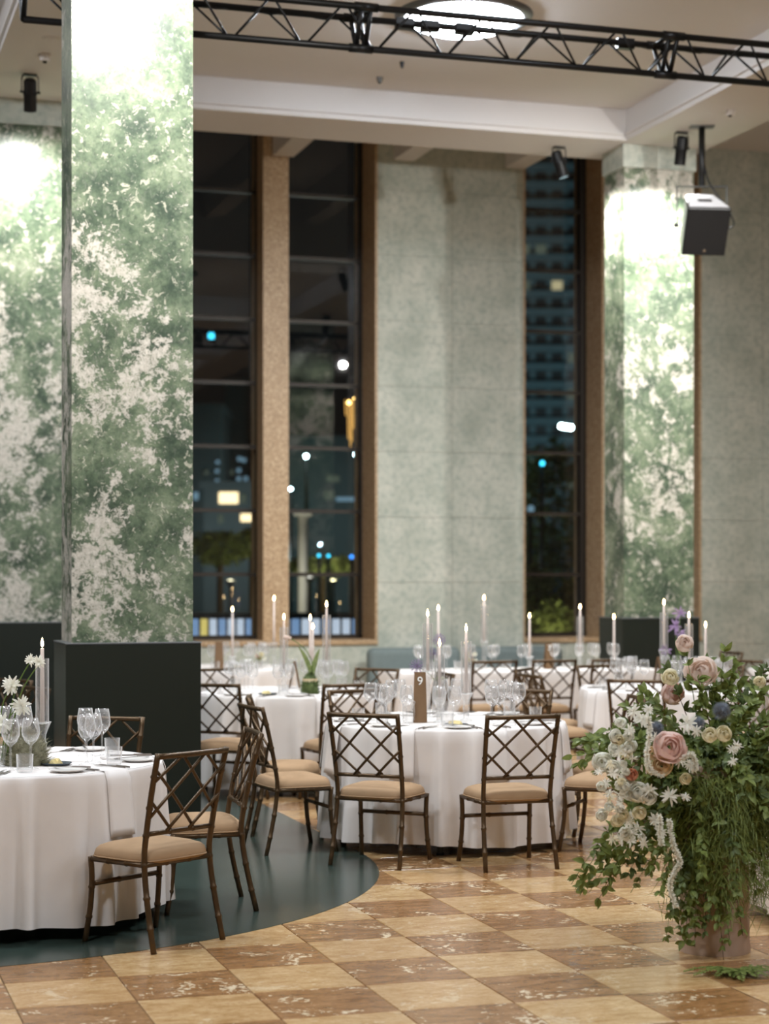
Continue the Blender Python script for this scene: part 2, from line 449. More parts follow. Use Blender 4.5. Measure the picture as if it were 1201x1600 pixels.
# ---- columns
def column(u0, v0, label, sides=True):
    c = thing('column', label, 'column', (u0+COLW/2, v0+COLD/2, 0), 0, 'green patina columns')
    MB().box(-COLW/2, COLW/2, -COLD/2, COLD/2, 1.2, ZC-.24).build('shaft', 'patina', c)
    a, d = COLW/2+.045, COLD/2+.05
    bevel(MB().box(-a, a, -d, d, 0.002, 1.235).build('plinth', 'plinth', c), .004)
    bevel(MB().box(-a-.003, a+.003, -d-.003, d+.003, 1.235, 1.245).build('plinth_cap', 'grey_metal', c), .002)
    MB().box(-COLW/2-.02, COLW/2+.02, -COLD/2-.02, COLD/2+.02, ZC-.24, ZC).build('collar', 'wallstone', c)
    return c
column(CU[0], CV[0], 'near green and white patina column on a black plinth')
column(CU[0], CV[1], 'far left patina column half hidden behind the near column')
column(CU[1], CV[1], 'brightly lit patina column standing at the right')
column(CU[1], CV[0], 'patina column out of view at right, mirrored in the window')

# ================================================================== LIGHTS
def lamp_round(u, v, label):
    t = thing('ceiling_lamp', label, 'lamp', (u, v, ZR), 0, 'round ceiling lamps')
    MB().lathe([(.50, 0), (.50, -.02), (.53, -.045), (.58, -.035), (.60, 0)], 48).build('rim', 'grey_metal', t, True)
    MB().lathe([(.0, -.15), (.12, -.147), (.25, -.13), (.37, -.10), (.46, -.055), (.5, -.005)], 40).build('diffuser', 'lampface', t, True)
lamp_round(5.44, 15.27, 'round glowing ceiling lamp recessed behind the truss')
for (u, v, w_) in ((5.4, 9.7, 'nearest in front of the truss'), (5.4, 3.9, 'right above the camera'), (-1.3, 15.3, 'left of the far left column'), (-1.3, 9.7, 'above the left foreground table'), (-1.3, 3.9, 'left above the camera')):  # lamps out of view, added to raise the light level of the hall
    lamp_round(u, v, 'added round ceiling lamp out of view, ' + w_)

def spot(base, target, label, watts, size=2.3, blend=1.0, lens_show=True, col=SPOT_COL, drop=.16, soft=.05):
    base = Vector(base); target = Vector(target)
    t = thing('spotlight', label, 'spotlight', base, 0, 'black ceiling spotlights')
    MB().box(-.06, .06, -.03, .03, -.015, 0).build('mount_plate', 'blackmetal', t)
    for sx in (-1, 1): MB().tube([(sx*.065, 0, -.01), (sx*.075, 0, -.04), (sx*.075, 0, -drop)], .006, 6).build('yoke_arm', 'blackmetal', t)
    pv = Vector((0, 0, -drop)); dr = (target-(base+pv)).normalized()
    q = dr.to_track_quat('Z', 'Y').to_matrix().to_4x4(); mt = T3(*pv) @ q
    MB().lathe([(.0, -.12), (.04, -.12), (.058, -.10), (.058, .0), (.064, .005), (.064, .02), (.058, .03), (.058, .17), (.05, .17), (.05, .15)], 18).xform(mt).build('barrel', 'blackmetal', t, True, sharp=.7)
    MB().lathe([(0, .155), (.05, .155)], 18).xform(mt).build('lens', 'spotface', t)
    MB().tube([(-.09, 0, -drop), (.09, 0, -drop)], .011, 8).build('pivot_knob', 'blackmetal', t)
    l = bpy.data.lights.new('spot_light', 'SPOT'); l.energy = watts; l.spot_size = size; l.spot_blend = blend; l.shadow_soft_size = soft; l.color = col
    lo = bpy.data.objects.new('spot_light', l); COL.objects.link(lo); lo.parent = t
    lo.matrix_local = T3(*(pv+dr*.2)) @ dr.to_track_quat('-Z', 'Y').to_matrix().to_4x4()
    return t
cx0, cx1 = CU[0]+COLW/2, CU[1]+COLW/2
s1 = atx(47, 16.9, ZC); s2 = atx(873, 19.75, ZC); s3 = atx(1064, 19.1, ZC)
spot(s1, (cx0, CV[1], 4.3), 'black spotlight hanging before the far left column', SPOT_W)
spot(s2, (CU[1], CV[1]+.2, 4.2), 'black spotlight with a lit lens above the far window', SPOT_W*.8)
spot(s3, (cx1, CV[1], 3.9), 'black spotlight beside the hanging loudspeaker', SPOT_W*1.5)
spot((cx0, CV[0]-1.5, ZC), (cx0, CV[0], 4.2), 'added black spotlight out of view lighting the near column', SPOT_W*1.5)  # this spotlight and the next are unseen, added to light column faces
spot((cx1, CV[0]+COLD+.95, ZC), (cx1, CV[0]+COLD, 3.6), 'added black spotlight out of view behind the mirrored column', SPOT_W)

# ================================================================== CHAIRS
def ringed(pts, r, nodes, n=8):
    """bamboo style rod: polyline sampled densely, small bulges at the given fractions"""
    P = [Vector(p) for p in pts]; L = [0]
    for i in range(1, len(P)): L.append(L[-1]+(P[i]-P[i-1]).length)
    tot = L[-1]
    def at_(s):
        s = max(0, min(tot, s))
        for i in range(1, len(P)):
            if s <= L[i]+1e-9:
                return P[i-1].lerp(P[i], (s-L[i-1])/max(1e-9, L[i]-L[i-1]))
        return P[-1]
    ss = {0.0, tot}
    for l in L: ss.add(l)
    for q in nodes:
        for e in (-.009, -.004, .004, .009): ss.add(q*tot+e)
    ss = sorted(x for x in ss if 0 <= x <= tot)
    rr = []
    for x in ss:
        bump = max([0]+[1.22 if abs(x-q*tot) < .005 else 0 for q in nodes]); rr.append(r*max(1, bump))
    return MB().tube([at_(x) for x in ss], rr, n)
def smooth_path(pts, k=4):
    P = [Vector(p) for p in pts]; out = []
    for i in range(len(P)-1):
        p0, p1, p2, p3 = P[max(i-1, 0)], P[i], P[i+1], P[min(i+2, len(P)-1)]
        for j in range(k):
            t = j/k
            out.append(.5*((2*p1)+(p2-p0)*t+(2*p0-5*p1+4*p2-p3)*t*t+(3*p1-p0-3*p2+p3)*t**3))
    out.append(P[-1]); return out
CHAIR_H = .89
def make_chair():
    t = thing('lattice_chair', '', 'chair')
    def post(s): return smooth_path([(s*.218, 0, 0), (s*.211, .05, .22), (s*.205, .075, .40), (s*.206, .062, .52), (s*.211, .02, .72), (s*.216, -.025, CHAIR_H)], 3)
    for s in (-1, 1):
        ringed(post(s), .0138, (.12, .27, .43, .58, .72, .88)).build('rear_leg', 'bronze', t, True)
        ringed(smooth_path([(s*.222, .452, 0), (s*.213, .425, .16), (s*.212, .415, .30), (s*.215, .42, .395)], 3), .0138, (.3, .65)).build('front_leg', 'bronze', t, True)
    # seat rails
    for nm, p in (('rear_rail', [(-.205, .072, .385), (.205, .072, .385)]), ('front_rail', [(-.215, .42, .385), (.215, .42, .385)]),
                  ('side_rail', [(-.205, .072, .385), (-.215, .42, .385)]), ('side_rail', [(.205, .072, .385), (.215, .42, .385)])):
        ringed(p, .0125, (.33, .67)).build(nm, 'bronze', t, True)
    ringed([(-.213, .418, .27), (.213, .418, .27)], .012, (.4,)).build('stretcher', 'bronze', t, True)
    # back panel
    def bp(a, bb, off=0.0):
        z = .525+bb*(CHAIR_H-.012-.525); y = .06+(z-.525)*(-.085/.353)-.012*(1-(2*a-1)**2)*bb+off
        w = .206+bb*.010
        return Vector(((2*a-1)*w, y, z))
    MB().tube([bp(k/8, 1.0) for k in range(9)], .0135, 8).build('top_rail', 'bronze', t, True)
    ringed([bp(k/6, 0.0) for k in range(7)], .0115, (.35, .7)).build('lower_rail', 'bronze', t, True)
    for sgn, off in ((1, .004), (-1, -.004)):
        for (a0, b0, a1, b1) in ((.0, .84, .73, .0), (.345, 1.0, 1.0, .21), (.675, 1.0, 1.0, .68), (.0, .43, .385, .0)):
            if sgn < 0: a0, a1 = 1-a0, 1-a1
            MB().tube([bp(a0+(a1-a0)*k/4, b0+(b1-b0)*k/4, off) for k in range(5)], .0078, 6).build('lattice_bar', 'bronze', t, True)
    # cushion
    b = MB(); NR = 28
    def outline(w, sc):
        x = abs(cos(w))**.38*math.copysign(1, cos(w)); y = abs(sin(w))**.38*math.copysign(1, sin(w))
        yy = .246+.188*y*sc
        return (x*sc*(.207+.012*(yy-.07)/.35), yy)
    rings = [(1.0, .388), (1.03, .398), (1.03, .412), (1.0, .432), (.93, .446), (.75, .459), (.45, .467), (.15, .470)]
    v = []; f = []
    for sc, z in rings:
        for k in range(NR):
            x, y = outline(2*pi*k/NR, sc); v.append((x, y, z))
    for i in range(len(rings)-1):
        for k in range(NR):
            k2 = (k+1) % NR; f.append((i*NR+k, i*NR+k2, (i+1)*NR+k2, (i+1)*NR+k))
    f.append(tuple((len(rings)-1)*NR+k for k in range(NR))); f.append(tuple(range(NR-1, -1, -1)))
    b.add(v, f); c = b.build('seat_cushion', 'suede', t, True)
    pts = [outline(2*pi*k/NR, 1.035)+(.400,) for k in range(NR)]
    MB().tube(pts+[pts[0]], .004, 5, False).build('piping', 'suede', c, True)
    return t
proto = make_chair(); proto_used = [False]
def place_chair(xc, d, face, label, group):
    """rear-feet centre in camera metres; face = heading in camera plane (0 = right, 90 = away)"""
    o = proto if not proto_used[0] else copy_tree(proto); proto_used[0] = True
    p = c2w(xc, d, .002 if in_green(*c2w(xc, d)[:2]) else 0)
    o.location = p; o.rotation_euler = (0, 0, radians(face-90)-TH)
    tag(o, label, 'chair', group)
    return o
def chair_at(tc, ang, label, group, r=1.27, turn=0.0):
    a = radians(ang)
    return place_chair(tc[0]+r*cos(a), tc[1]+r*sin(a), ang+180+turn, label, group)

# ================================================================== TABLES
ZTAB = .76
def fold_fn(seed, n, amp, length):
    rg = random.Random(seed); fs = []
    pos = 0
    while pos < length:
        fs.append((pos, rg.uniform(.03, .075), rg.uniform(.35, 1.0)*amp)); pos += length/n*rg.uniform(.6, 1.4)
    def fn(s):
        tot = 0
        for p, w, a in fs:
            dd = abs(s-p); dd = min(dd, length-dd); tot = max(tot, a*math.exp(-(dd/w)**2))
        return tot
    return fn
def cloth_path(kind, **k):
    if kind == 'round':
        r = k['r']; N = k.get('n', 260)
        return [((r*cos(2*pi*i/N), r*sin(2*pi*i/N)), (cos(2*pi*i/N), sin(2*pi*i/N)), r*2*pi*i/N) for i in range(N)], 2*pi*r
    lx, ly, rc = k['lx'], k['ly'], .06; out = []; s = 0; prev = None
    seq = []
    for cx, cyy, a0 in ((lx/2-rc, ly/2-rc, 0), (-lx/2+rc, ly/2-rc, 90), (-lx/2+rc, -ly/2+rc, 180), (lx/2-rc, -ly/2+rc, 270)):
        for q in range(7):
            w = radians(a0+q*15); seq.append(((cx+rc*cos(w), cyy+rc*sin(w)), (cos(w), sin(w))))
    full = []
    for i in range(len(seq)):
        (p, nn), (p2, n2) = seq[i], seq[(i+1) % len(seq)]
        L = math.dist(p, p2); m = max(1, int(L/.04))
        for q in range(m):
            t = q/m; full.append(((p[0]+(p2[0]-p[0])*t, p[1]+(p2[1]-p[1])*t), nn if q == 0 or True else nn))
    for p, nn in full:
        if prev: s += math.dist(p, prev)
        prev = p; out.append((p, nn, s))
    return out, s
def make_cloth(name, loc, rz, path, length, seed, label, group, folds=21, amp=.105, flare=-.012, hem=.06):
    fn = fold_fn(seed, folds, amp, length); rg = random.Random(seed+5)
    ph = rg.uniform(0, 6)
    b = MB(); N = len(path); levels = [0, .015, .05, .12, .25, .4, .55, .7, .85, 1.0]
    v = [(0, 0, ZTAB)]
    for (p, nn, s) in path: v.append((p[0]*.96, p[1]*.96, ZTAB))
    for t in levels:
        for (p, nn, s) in path:
            o = (t**.75)*(fn(s)+flare)+.008*min(1, t*20)
            z = ZTAB-.004-t*(ZTAB-.004-hem-.012*sin(s*5.1+ph)-.25*fn(s)*.3)
            v.append((p[0]+nn[0]*o, p[1]+nn[1]*o, z))
    f = [(0, 1+i, 1+(i+1) % N) for i in range(N)]
    for l in range(len(levels)):
        a, c = 1+l*N, 1+(l+1)*N
        for i in range(N): f.append((a+i, c+i, c+(i+1) % N, a+(i+1) % N))
    b.add(v, f); o = b.build(name, 'cloth', None, True, loc, rz); tag(o, label, 'tablecloth', group)
    def rad(s, z):
        t = max(0, min(1, (ZTAB-z)/(ZTAB-hem))); return (t**.75)*(fn(s % length)+flare)+.008*min(1, t*20)
    return o, rad
TAB = {}
def round_table(key, xc, d, seed, desc, r=.755, legs=True):
    p = c2w(xc, d); z0 = .002 if in_green(p.x, p.y) else 0
    p.z = z0
    t = thing('round_table', 'round folding table under the cloth, ' + desc, 'table', p, -TH, 'round banquet tables')
    MB().lathe([(0, ZTAB-.03), (r-.01, ZTAB-.03), (r-.004, ZTAB-.015), (r-.01, ZTAB-.002), (0, ZTAB-.002)], 48).build('tabletop', 'grey_metal', t, False)
    for k in range(4):
        w = radians(k*90-95 if key == 'T9' else k*90-92+45*0)
        x, y = .66*cos(w), .66*sin(w)
        lg = MB().tube([(x*.9, y*.9, ZTAB-.03), (x, y, .012)], .019, 10).build('leg', 'grey_metal', t, True)
        MB().tube([(x, y, 0), (x, y, .016)], .024, 10).build('foot_cap', 'blackmetal', lg)
    path, L = cloth_path('round', r=r)
    o, rad = make_cloth('tablecloth', p, -TH, path, L, seed, 'white floor-length cloth over ' + desc, 'white tablecloths')
    TAB[key] = dict(c=(xc, d), r=r, rad=rad, desc=desc, z=z0)
def xc_(x, d): return (x-600.5)/F*d
round_table('T1', xc_(14, 9.3), 9.3, 11, 'the round table at the left foreground')
round_table('T9', xc_(697, 11.95), 11.95, 5, 'the round table with the number nine')
round_table('TLB', xc_(449, 14.95), 14.95, 23, 'the round table with the tulip and moss')
round_table('TR', xc_(1050, 15.5), 15.5, 31, 'the round table behind the big flower arrangement')
round_table('TLF', xc_(345, 18.95), 18.95, 41, 'the far round table left under the windows')
round_table('TFR', xc_(1290, 18.6), 18.6, 47, 'the far table at the right edge')
round_table('T5', xc_(1412, 9.35), 9.35, 53, 'the table cut off at the right edge')

# long table before the far column
lv0, lv1 = 16.95, 17.68; lu0 = U(624, lv0); lu1 = U(985, lv1)
lp = Vector(((lu0+lu1)/2, (lv0+lv1)/2, 0))
t = thing('long_table', 'long table under white cloth before the far green wall', 'table', lp)
MB().box(-(lu1-lu0)/2+.02, (lu1-lu0)/2-.02, -.35, .35, ZTAB-.03, ZTAB-.002).build('tabletop', 'grey_metal', t)
for sx in (-1, 1):
    for sy in (-1, 1): MB().tube([(sx*((lu1-lu0)/2-.2), sy*.28, 0), (sx*((lu1-lu0)/2-.2), sy*.28, ZTAB-.03)], .018, 8).build('leg', 'grey_metal', t, True)
path, L = cloth_path('rect', lx=lu1-lu0, ly=lv1-lv0)
make_cloth('tablecloth', lp, 0, path, L, 61, 'white cloth over the long table before the far green wall', 'white tablecloths', 26, .03)

CH = 'bronze chair'
g = 'bronze lattice chairs'
T1, T9, TLB, TR = (TAB[k]['c'] for k in ('T1', 'T9', 'TLB', 'TR'))
chair_at(T1, -39.5, 'bronze lattice chair with tan seat, nearest of all, at left foreground table', g, 1.265)
chair_at(T1, 14.4, 'bronze lattice chair seen edge-on right behind the nearest chair', g, 1.205)
chair_at(T1, 76, 'bronze lattice chair between left foreground table and black plinth', g, 1.23)
chair_at(T9, -113.6, 'bronze lattice chair front left of the table numbered nine, back to camera', g, 1.27)
chair_at(T9, -72.9, 'bronze lattice chair front right of the table numbered nine, back to camera', g, 1.32)
chair_at(T9, -157, 'bronze lattice chair left of the table numbered nine, nearer of the two', g, 1.29)
chair_at(T9, 165, 'bronze lattice chair left of the table numbered nine, farther of the two', g, 1.30, 18)
chair_at(T9, -23, 'bronze chair right of table nine with its back hidden by flowers', g, 1.27)
chair_at(T9, 17, 'bronze lattice chair right of table nine, back just left of flowers', g, 1.30, -10)
chair_at(T9, 118, 'bronze lattice chair behind table nine on its far left side', g, 1.23)
chair_at(T9, 63, 'bronze lattice chair behind table nine on its far right side', g, 1.23)
chair_at(TLB, -112, 'bronze lattice chair right beside the black plinth, back to camera', g, 1.28)
chair_at(TLB, -66, 'bronze lattice chair at tulip table, behind the table nine chairs', g, 1.28)
chair_at(TLB, 16, 'bronze chair right of the tulip table, mostly hidden by candles', g, 1.30)
chair_at(TLB, 124, 'bronze lattice chair behind the tulip table, next to the black plinth', g, 1.26)
chair_at(TLB, 57, 'bronze lattice chair behind the tulip table, before the grey sofa', g, 1.28)
chair_at(TR, -111, 'bronze lattice chair behind the flowers, before the right rear table, left one', g, 1.27)
chair_at(TR, -66, 'bronze lattice chair behind the flowers at the right picture edge', g, 1.27)
chair_at(TR, 157, 'bronze chair left of the right rear table, farther of the edge-on pair', g, 1.27)
chair_at(TR, -160, 'bronze chair left of the right rear table, nearer of the edge-on pair', g, 1.27)
chair_at(TR, 62, 'bronze chair behind the right rear table, above the flowers at right', g, 1.24)
chair_at(TR, 112, 'bronze chair behind the right rear table, near the far plinth', g, 1.24)
for x, nm in ((770, 'left'), (863, 'middle'), (955, 'right')):
    u = U(x, lv0-.5); p = (u, lv0-.53)
    xc = p[0]*CT-p[1]*ST; d = p[0]*ST+p[1]*CT
    place_chair(xc, d, 90+math.degrees(TH), 'bronze lattice chair at the long far table, %s of three' % nm, g)
place_chair(xc_(1140, 19.6), 19.6, 200, 'bronze chair against the far right wall, left of two', g)
place_chair(xc_(1163, 17.7), 17.7, 43, 'bronze chair against the far right wall, right of two', g)
place_chair(xc_(20, 14.3), 14.3, 225, 'bronze chair at the left picture edge before the far left plinth', g)
place_chair(xc_(52, 13.3), 13.3, 215, 'bronze chair partly behind the left candle and white flowers', g)

# ---- grey sofa along the far wall
def sofa(ua, ub, v0, label):
    t = thing('sofa', label, 'sofa', ((ua+ub)/2, v0, 0), 0, 'grey sofas along the far wall'); w = (ub-ua)/2
    bevel(MB().box(-w, w, -.35, .35, .1, .43).build('seat', 'sofa_grey', t, True, sharp=.8), .05, 3)
    bevel(MB().box(-w, w, .18, .38, .1, .82).build('backrest', 'sofa_grey', t, True, sharp=.8), .08, 4)
    for x in (-w+.08, w-.08):
        for y in (-.28, .28): MB().tube([(x, y, 0), (x, y, .11)], .02, 8).build('leg', 'blackmetal', t)
vs_ = 21.0
sofa(U(592, vs_), U(738, vs_), vs_+.2, 'grey upholstered sofa below the far stone wall, left one')
sofa(U(757, vs_), U(900, vs_), vs_+.2, 'grey upholstered sofa below the right dark window')

# ================================================================== TABLE WARE
def proto_mesh(fn): return fn()
def wine_me():
    b = MB().lathe([(.034, 0), (.034, .002), (.012, .006), (.0042, .014), (.0038, .095), (.010, .103), (.026, .118), (.037, .142), (.0385, .160), (.035, .185), (.0305, .212), (.0295, .212), (.0340, .185), (.0372, .160), (.0357, .143), (.025, .121), (.0, .112)], 18)
    b.v = [(x*1.13, y*1.13, z*1.14) for x, y, z in b.v]; me = b.mesh('wine_glass', True); me.materials.append(M['glass']); return me
def tumbler_me():
    b = MB().lathe([(0, 0), (.034, 0), (.037, .01), (.040, .085), (.038, .085), (.035, .016), (0, .014)], 18)
    me = b.mesh('tumbler', True); me.set_sharp_from_angle(angle=.9); me.materials.append(M['glass']); return me
def plate_me():
    b = MB().lathe([(0, .004), (.05, .003), (.055, 0), (.06, .002), (.088, .013), (.0885, .015), (.086, .0155), (.06, .008), (0, .0075)], 26)
    me = b.mesh('side_plate', True); me.materials.append(M['china']); return me
def knife_me():
    b = MB().tube([(0, -.11, .005), (0, -.02, .006)], [.005, .0042], 6).box(-.002, .011, -.02, .10, .003, .0055)
    me = b.mesh('knife', False); me.materials.append(M['steel']); return me
def fork_me():
    b = MB().tube([(0, -.10, .005), (0, .03, .006), (0, .05, .004)], [.0045, .003, .004], 6).box(-.011, .011, .045, .06, .003, .005)
    for k in range(4): b.box(-.011+k*.0062, -.0078+k*.0062, .058, .098, .003, .0048)
    me = b.mesh('fork', False); me.materials.append(M['steel']); return me
WINE, TUMB, PLATE, KNIFE, FORK = wine_me(), tumbler_me(), plate_me(), knife_me(), fork_me()
def onview(p, mx=25):
    x, y, d = pix(p); return -mx < x < 1201+mx
SHORT = {'T1': 'the left foreground table', 'T9': 'table nine', 'TLB': 'the tulip table', 'TR': 'the right rear table',
         'TLF': 'the far left table', 'TFR': 'the far right table', 'T5': 'the cut-off right table', 'LONG': 'the long far table'}
def place_name(ang):
    ang = (ang+360) % 360
    return ['right rear', 'back right', 'back left', 'left rear', 'left front', 'front left', 'front right', 'right front'][int(ang//45) % 8]
def tl(key, x, y, z=0.0):                      # local table metres (camera aligned) -> world
    c = TAB[key]['c']; return c2w(c[0]+x, c[1]+y, ZTAB+TAB[key]['z']+.001+z)
def put(me, name, p, label, cat, group, rz=0.0):
    if not onview(p): return None
    o = link(name, me, None, p, rz); return tag(o, label, cat, group)
rg = random.Random(3)
def napkin(key, ang, w=.15, hang=.30, inner=.30):
    T = TAB[key]; r = T['r']
    rows = []
    prof = [(r-inner+k*inner/4, ZTAB+.0035) for k in range(5)]
    for k in range(1, 9):
        z = ZTAB-.004-hang*k/8; prof.append((None, z))
    b = MB(); nu = 6; a0 = radians(ang)
    v = []
    for (rr, z) in prof:
        for i in range(nu+1):
            s_ = (i/nu-.5)*w; a = a0+s_/r
            if rr is None:
                q = r+T['rad'](a*r, z)+.007+.006*sin(i*1.1)
                # the napkin spans folds, so it hangs from the fullest fold beneath it
                q = max(q, max(r+T['rad']((a0+(j/nu-.5)*w/r)*r, z) for j in range(nu+1))*1.0+.004)
            else: q = min(rr, r+.003)
            v.append((q*cos(a), q*sin(a), z+.001))
    n = nu+1
    f = [(j*n+i, j*n+i+1, (j+1)*n+i+1, (j+1)*n+i) for j in range(len(prof)-1) for i in range(nu)]
    b.add(v, f)
    p = c2w(*T['c'], T['z'])
    pe = c2w(T['c'][0]+r*cos(a0), T['c'][1]+r*sin(a0))
    if not onview(pe): return
    o = b.build('napkin', 'cloth', None, True, p, -TH)
    m = o.modifiers.new('thick', 'SOLIDIFY'); m.thickness = .003; m.offset = 1
    tag(o, 'white napkin hanging over the edge at the %s place of %s' % (place_name(ang-1), SHORT[key]), 'napkin', 'napkins on ' + SHORT[key])
def setting(key, ang, full=True, nap=True):
    a = radians(ang); D = SHORT[key]; PL = place_name(ang); W = 'at the %s place of %s' % (PL, D)
    def loc(r, s, z=0): return tl(key, r*cos(a)-s*sin(a), r*sin(a)+s*cos(a), z)
    rz = a+pi/2-TH
    put(WINE, 'wine_glass', loc(.45+rg.uniform(-.02, .02), .12, 0), 'clear wine glass, outer of two ' + W, 'wine glass', 'wine glasses on ' + D, rg.uniform(0, 6))
    put(WINE, 'wine_glass', loc(.38+rg.uniform(-.02, .02), .20, 0), 'clear wine glass, inner of two ' + W, 'wine glass', 'wine glasses on ' + D, rg.uniform(0, 6))
    put(TUMB, 'tumbler', loc(.53, .21, 0), 'clear water tumbler ' + W, 'glass', 'water tumblers on ' + D, rg.uniform(0, 6))
    if full:
        put(PLATE, 'side_plate', loc(.62, -.17), 'small white side plate ' + W, 'plate', 'side plates on ' + D)
        put(KNIFE, 'knife', loc(.60, -.15, .016), 'silver butter knife on the plate ' + W, 'knife', 'butter knives on ' + D, rz+.5)
        put(FORK, 'fork', loc(.61, -.055), 'silver fork, right one ' + W, 'fork', 'forks on ' + D, rz)
        put(FORK, 'fork', loc(.61, -.085), 'silver fork, left one ' + W, 'fork', 'forks on ' + D, rz)
        put(KNIFE, 'knife', loc(.61, .10), 'silver table knife, left one ' + W, 'knife', 'table knives on ' + D, rz)
        put(KNIFE, 'knife', loc(.61, .13), 'silver table knife, right one ' + W, 'knife', 'table knives on ' + D, rz)
    if nap: napkin(key, ang+1)
for a in (-93, -38.5, 14, 76, 128): setting('T1', a, True, a != -93)
for a in (-113, -70, -157, 170, -20, 20, 115, 65): setting('T9', a)
for a in (-112, -66, -157, 155, -20, 20, 120, 60): setting('TLB', a, a < 0)
for a in (-111, -66, 160, -157, 20, -20, 112, 62): setting('TR', a, a < 0)
for a in (-112, -66, 160, 20, 112, 62, -20): setting('TLF', a, False, False)
for a in (180, 140, -140): setting('TFR', a, False, False)
TAB['LONG'] = dict(c=(lp.x*CT-lp.y*ST, lp.x*ST+lp.y*CT), r=.4, z=0, desc='')
for n_, x in enumerate((655, 700, 735, 770, 820, 863, 900, 930, 958)):
    for vv, rn in ((lv0+.22, 'front'), (lv1-.2, 'back')):
        u = U(x, vv); p = Vector((u+rg.uniform(-.04, .04), vv, ZTAB+.001)); nth = ['first', 'second', 'third', 'fourth', 'fifth', 'sixth', 'seventh', 'eighth', 'ninth'][n_]
        put(WINE, 'wine_glass', p, 'clear wine glass, %s from the left in the %s row of the long far table' % (nth, rn), 'wine glass', 'wine glasses on the long far table')
        put(TUMB, 'tumbler', p+Vector((.1, -.06, 0)), 'clear tumbler, %s from the left in the %s row of the long far table' % (nth, rn), 'glass', 'water tumblers on the long far table')

# ---- candles: crystal holder, chimney, taper
def holder(h, p, label):
    b = MB().lathe([(0, 0), (.042, 0), (.042, .008), (.02, .016), (.018, h*.3), (.024, h*.45), (.016, h*.55), (.02, h*.7), (.044, h*.98), (.046, h), (.03, h-.008), (0, h-.014)], 10)
    o = b.build('candle_holder', 'crystal', None, False, p); return tag(o, label, 'candle holder')
def candle(p, L, label, chimney=None, lab2=None):
    t = thing('taper_candle', label, 'candle', p)
    MB().lathe([(0, 0), (.0115, 0), (.0105, L*.6), (.0088, L-.004), (.006, L), (0, L-.002)], 12).build('wax', 'wax', t, True)
    MB().tube([(0, 0, L-.004), (.0008, 0, L+.008)], .001, 5).build('wick', 'blackmetal', t)
    MB().lathe([(0, 0), (.005, .005), (.0080, .014), (.0062, .028), (.0028, .040), (0, .050)], 10, (0, 0, L+.004)).build('flame', 'flame', t, True)
    if chimney:
        h0, hh = chimney
        o = MB().lathe([(.033, h0), (.033, h0+hh), (.0315, h0+hh), (.0315, h0)], 20).build('glass_chimney', 'glass', None, True, p, sharp=.9)
        tag(o, lab2, 'glass chimney')
def candle_px(x, yf, yb, d, where, chim=None):
    """x, flame-top row, wax-bottom row in the photo; d = distance"""
    top = EYE-(yf-HZ)/F*d-.03; bot = EYE-(yb-HZ)/F*d
    p = atx(x, d); base = ZTAB+.003
    holder(max(.03, bot-base+.012), Vector((p.x, p.y, base-.001)), 'crystal holder of the ' + where)
    q = Vector((p.x, p.y, bot))
    ch = None
    if chim: ch = (.0, (EYE-(chim-HZ)/F*d)-bot)
    candle(q, top-bot, 'lit ' + where, ch, 'clear glass chimney around the ' + where)
candle_px(66, 1003, 1131, 9.25, 'white taper candle on the left foreground table', 1029)
candle_px(668, 957, 1050, 12.2, 'left white taper candle at the table numbered nine', 974)
candle_px(686.5, 1003, 1092, 11.75, 'shortest white taper candle at the table numbered nine', 1023)
candle_px(728, 980, 1085, 11.9, 'right white taper candle at the table numbered nine', 1002)
candle_px(684.5, 949, 1030, 18.5, 'white taper candle rising behind the table number nine')
candle_px(363, 951, 1026, 18.9, 'white taper candle before the left dark window')
candle_px(428, 934, 1006, 19.1, 'white taper candle before the tan pier', None)
candle_px(443.5, 963, 1048, 14.9, 'white taper candle left of the tulip', 980)
candle_px(484.5, 964, 1030, 15.4, 'white taper candle right behind the tulip', None)
candle_px(488.5, 978, 1045, 14.8, 'white taper candle in front beside the tulip leaf', None)
candle_px(510, 943, 1034, 14.95, 'tall white taper candle right of the tulip', 961)
candle_px(756, 933, 1003, 18.6, 'tall white taper candle before the grey green wall panel', 945)
candle_px(827, 961, 1027, 18.7, 'white taper candle at the left edge of the right window', None)
candle_px(906, 947, 1018, 18.8, 'white taper candle at the right edge of the right window', 963)
candle_px(959, 963, 1029, 18.9, 'white taper candle before the left end of the far plinth', None)
candle_px(1037, 940, 1017, 15.6, 'tall white taper candle before the far plinth', 957)
candle_px(1076, 960, 1030, 15.3, 'white taper candle at the right end of the far plinth', 975)
candle_px(1102, 975, 1040, 15.3, 'white taper candle right of the far plinth above the flowers', None)

# ---- butter dishes, table numbers, cut glass jar
def butter(key, x, y, label):
    t = thing('butter_dish', label, 'butter dish', tl(key, x, y), rg.uniform(0, 3))
    MB().lathe([(0, 0), (.06, 0), (.075, .010), (.073, .013), (.058, .005), (0, .005)], 24).build('plate', 'slate', t, True)
    for k in range(3):
        b = MB().add([(-.03, -.018, 0), (.03, -.018, 0), (.03, .018, 0), (-.03, .018, 0), (-.022, .0, .026), (.026, .004, .022)],
                     [(3, 2, 1, 0), (0, 1, 5, 4), (2, 3, 4, 5), (0, 4, 3), (1, 2, 5)])
        b.xform(T3(-.02+.02*k, .004*k, .006) @ R3(0, 0, .5*k)); b.build('butter_pat', 'butter', t)
butter('T1', .27, -.20, 'grey dish of butter pats on the left foreground table')
butter('T9', .045, -.44, 'grey dish of butter pats on the table numbered nine')
butter('TLB', -.13, -.45, 'grey dish of butter pats on the table with the tulip')
butter('TLF', .2, -.3, 'grey dish of butter pats on the far left table')

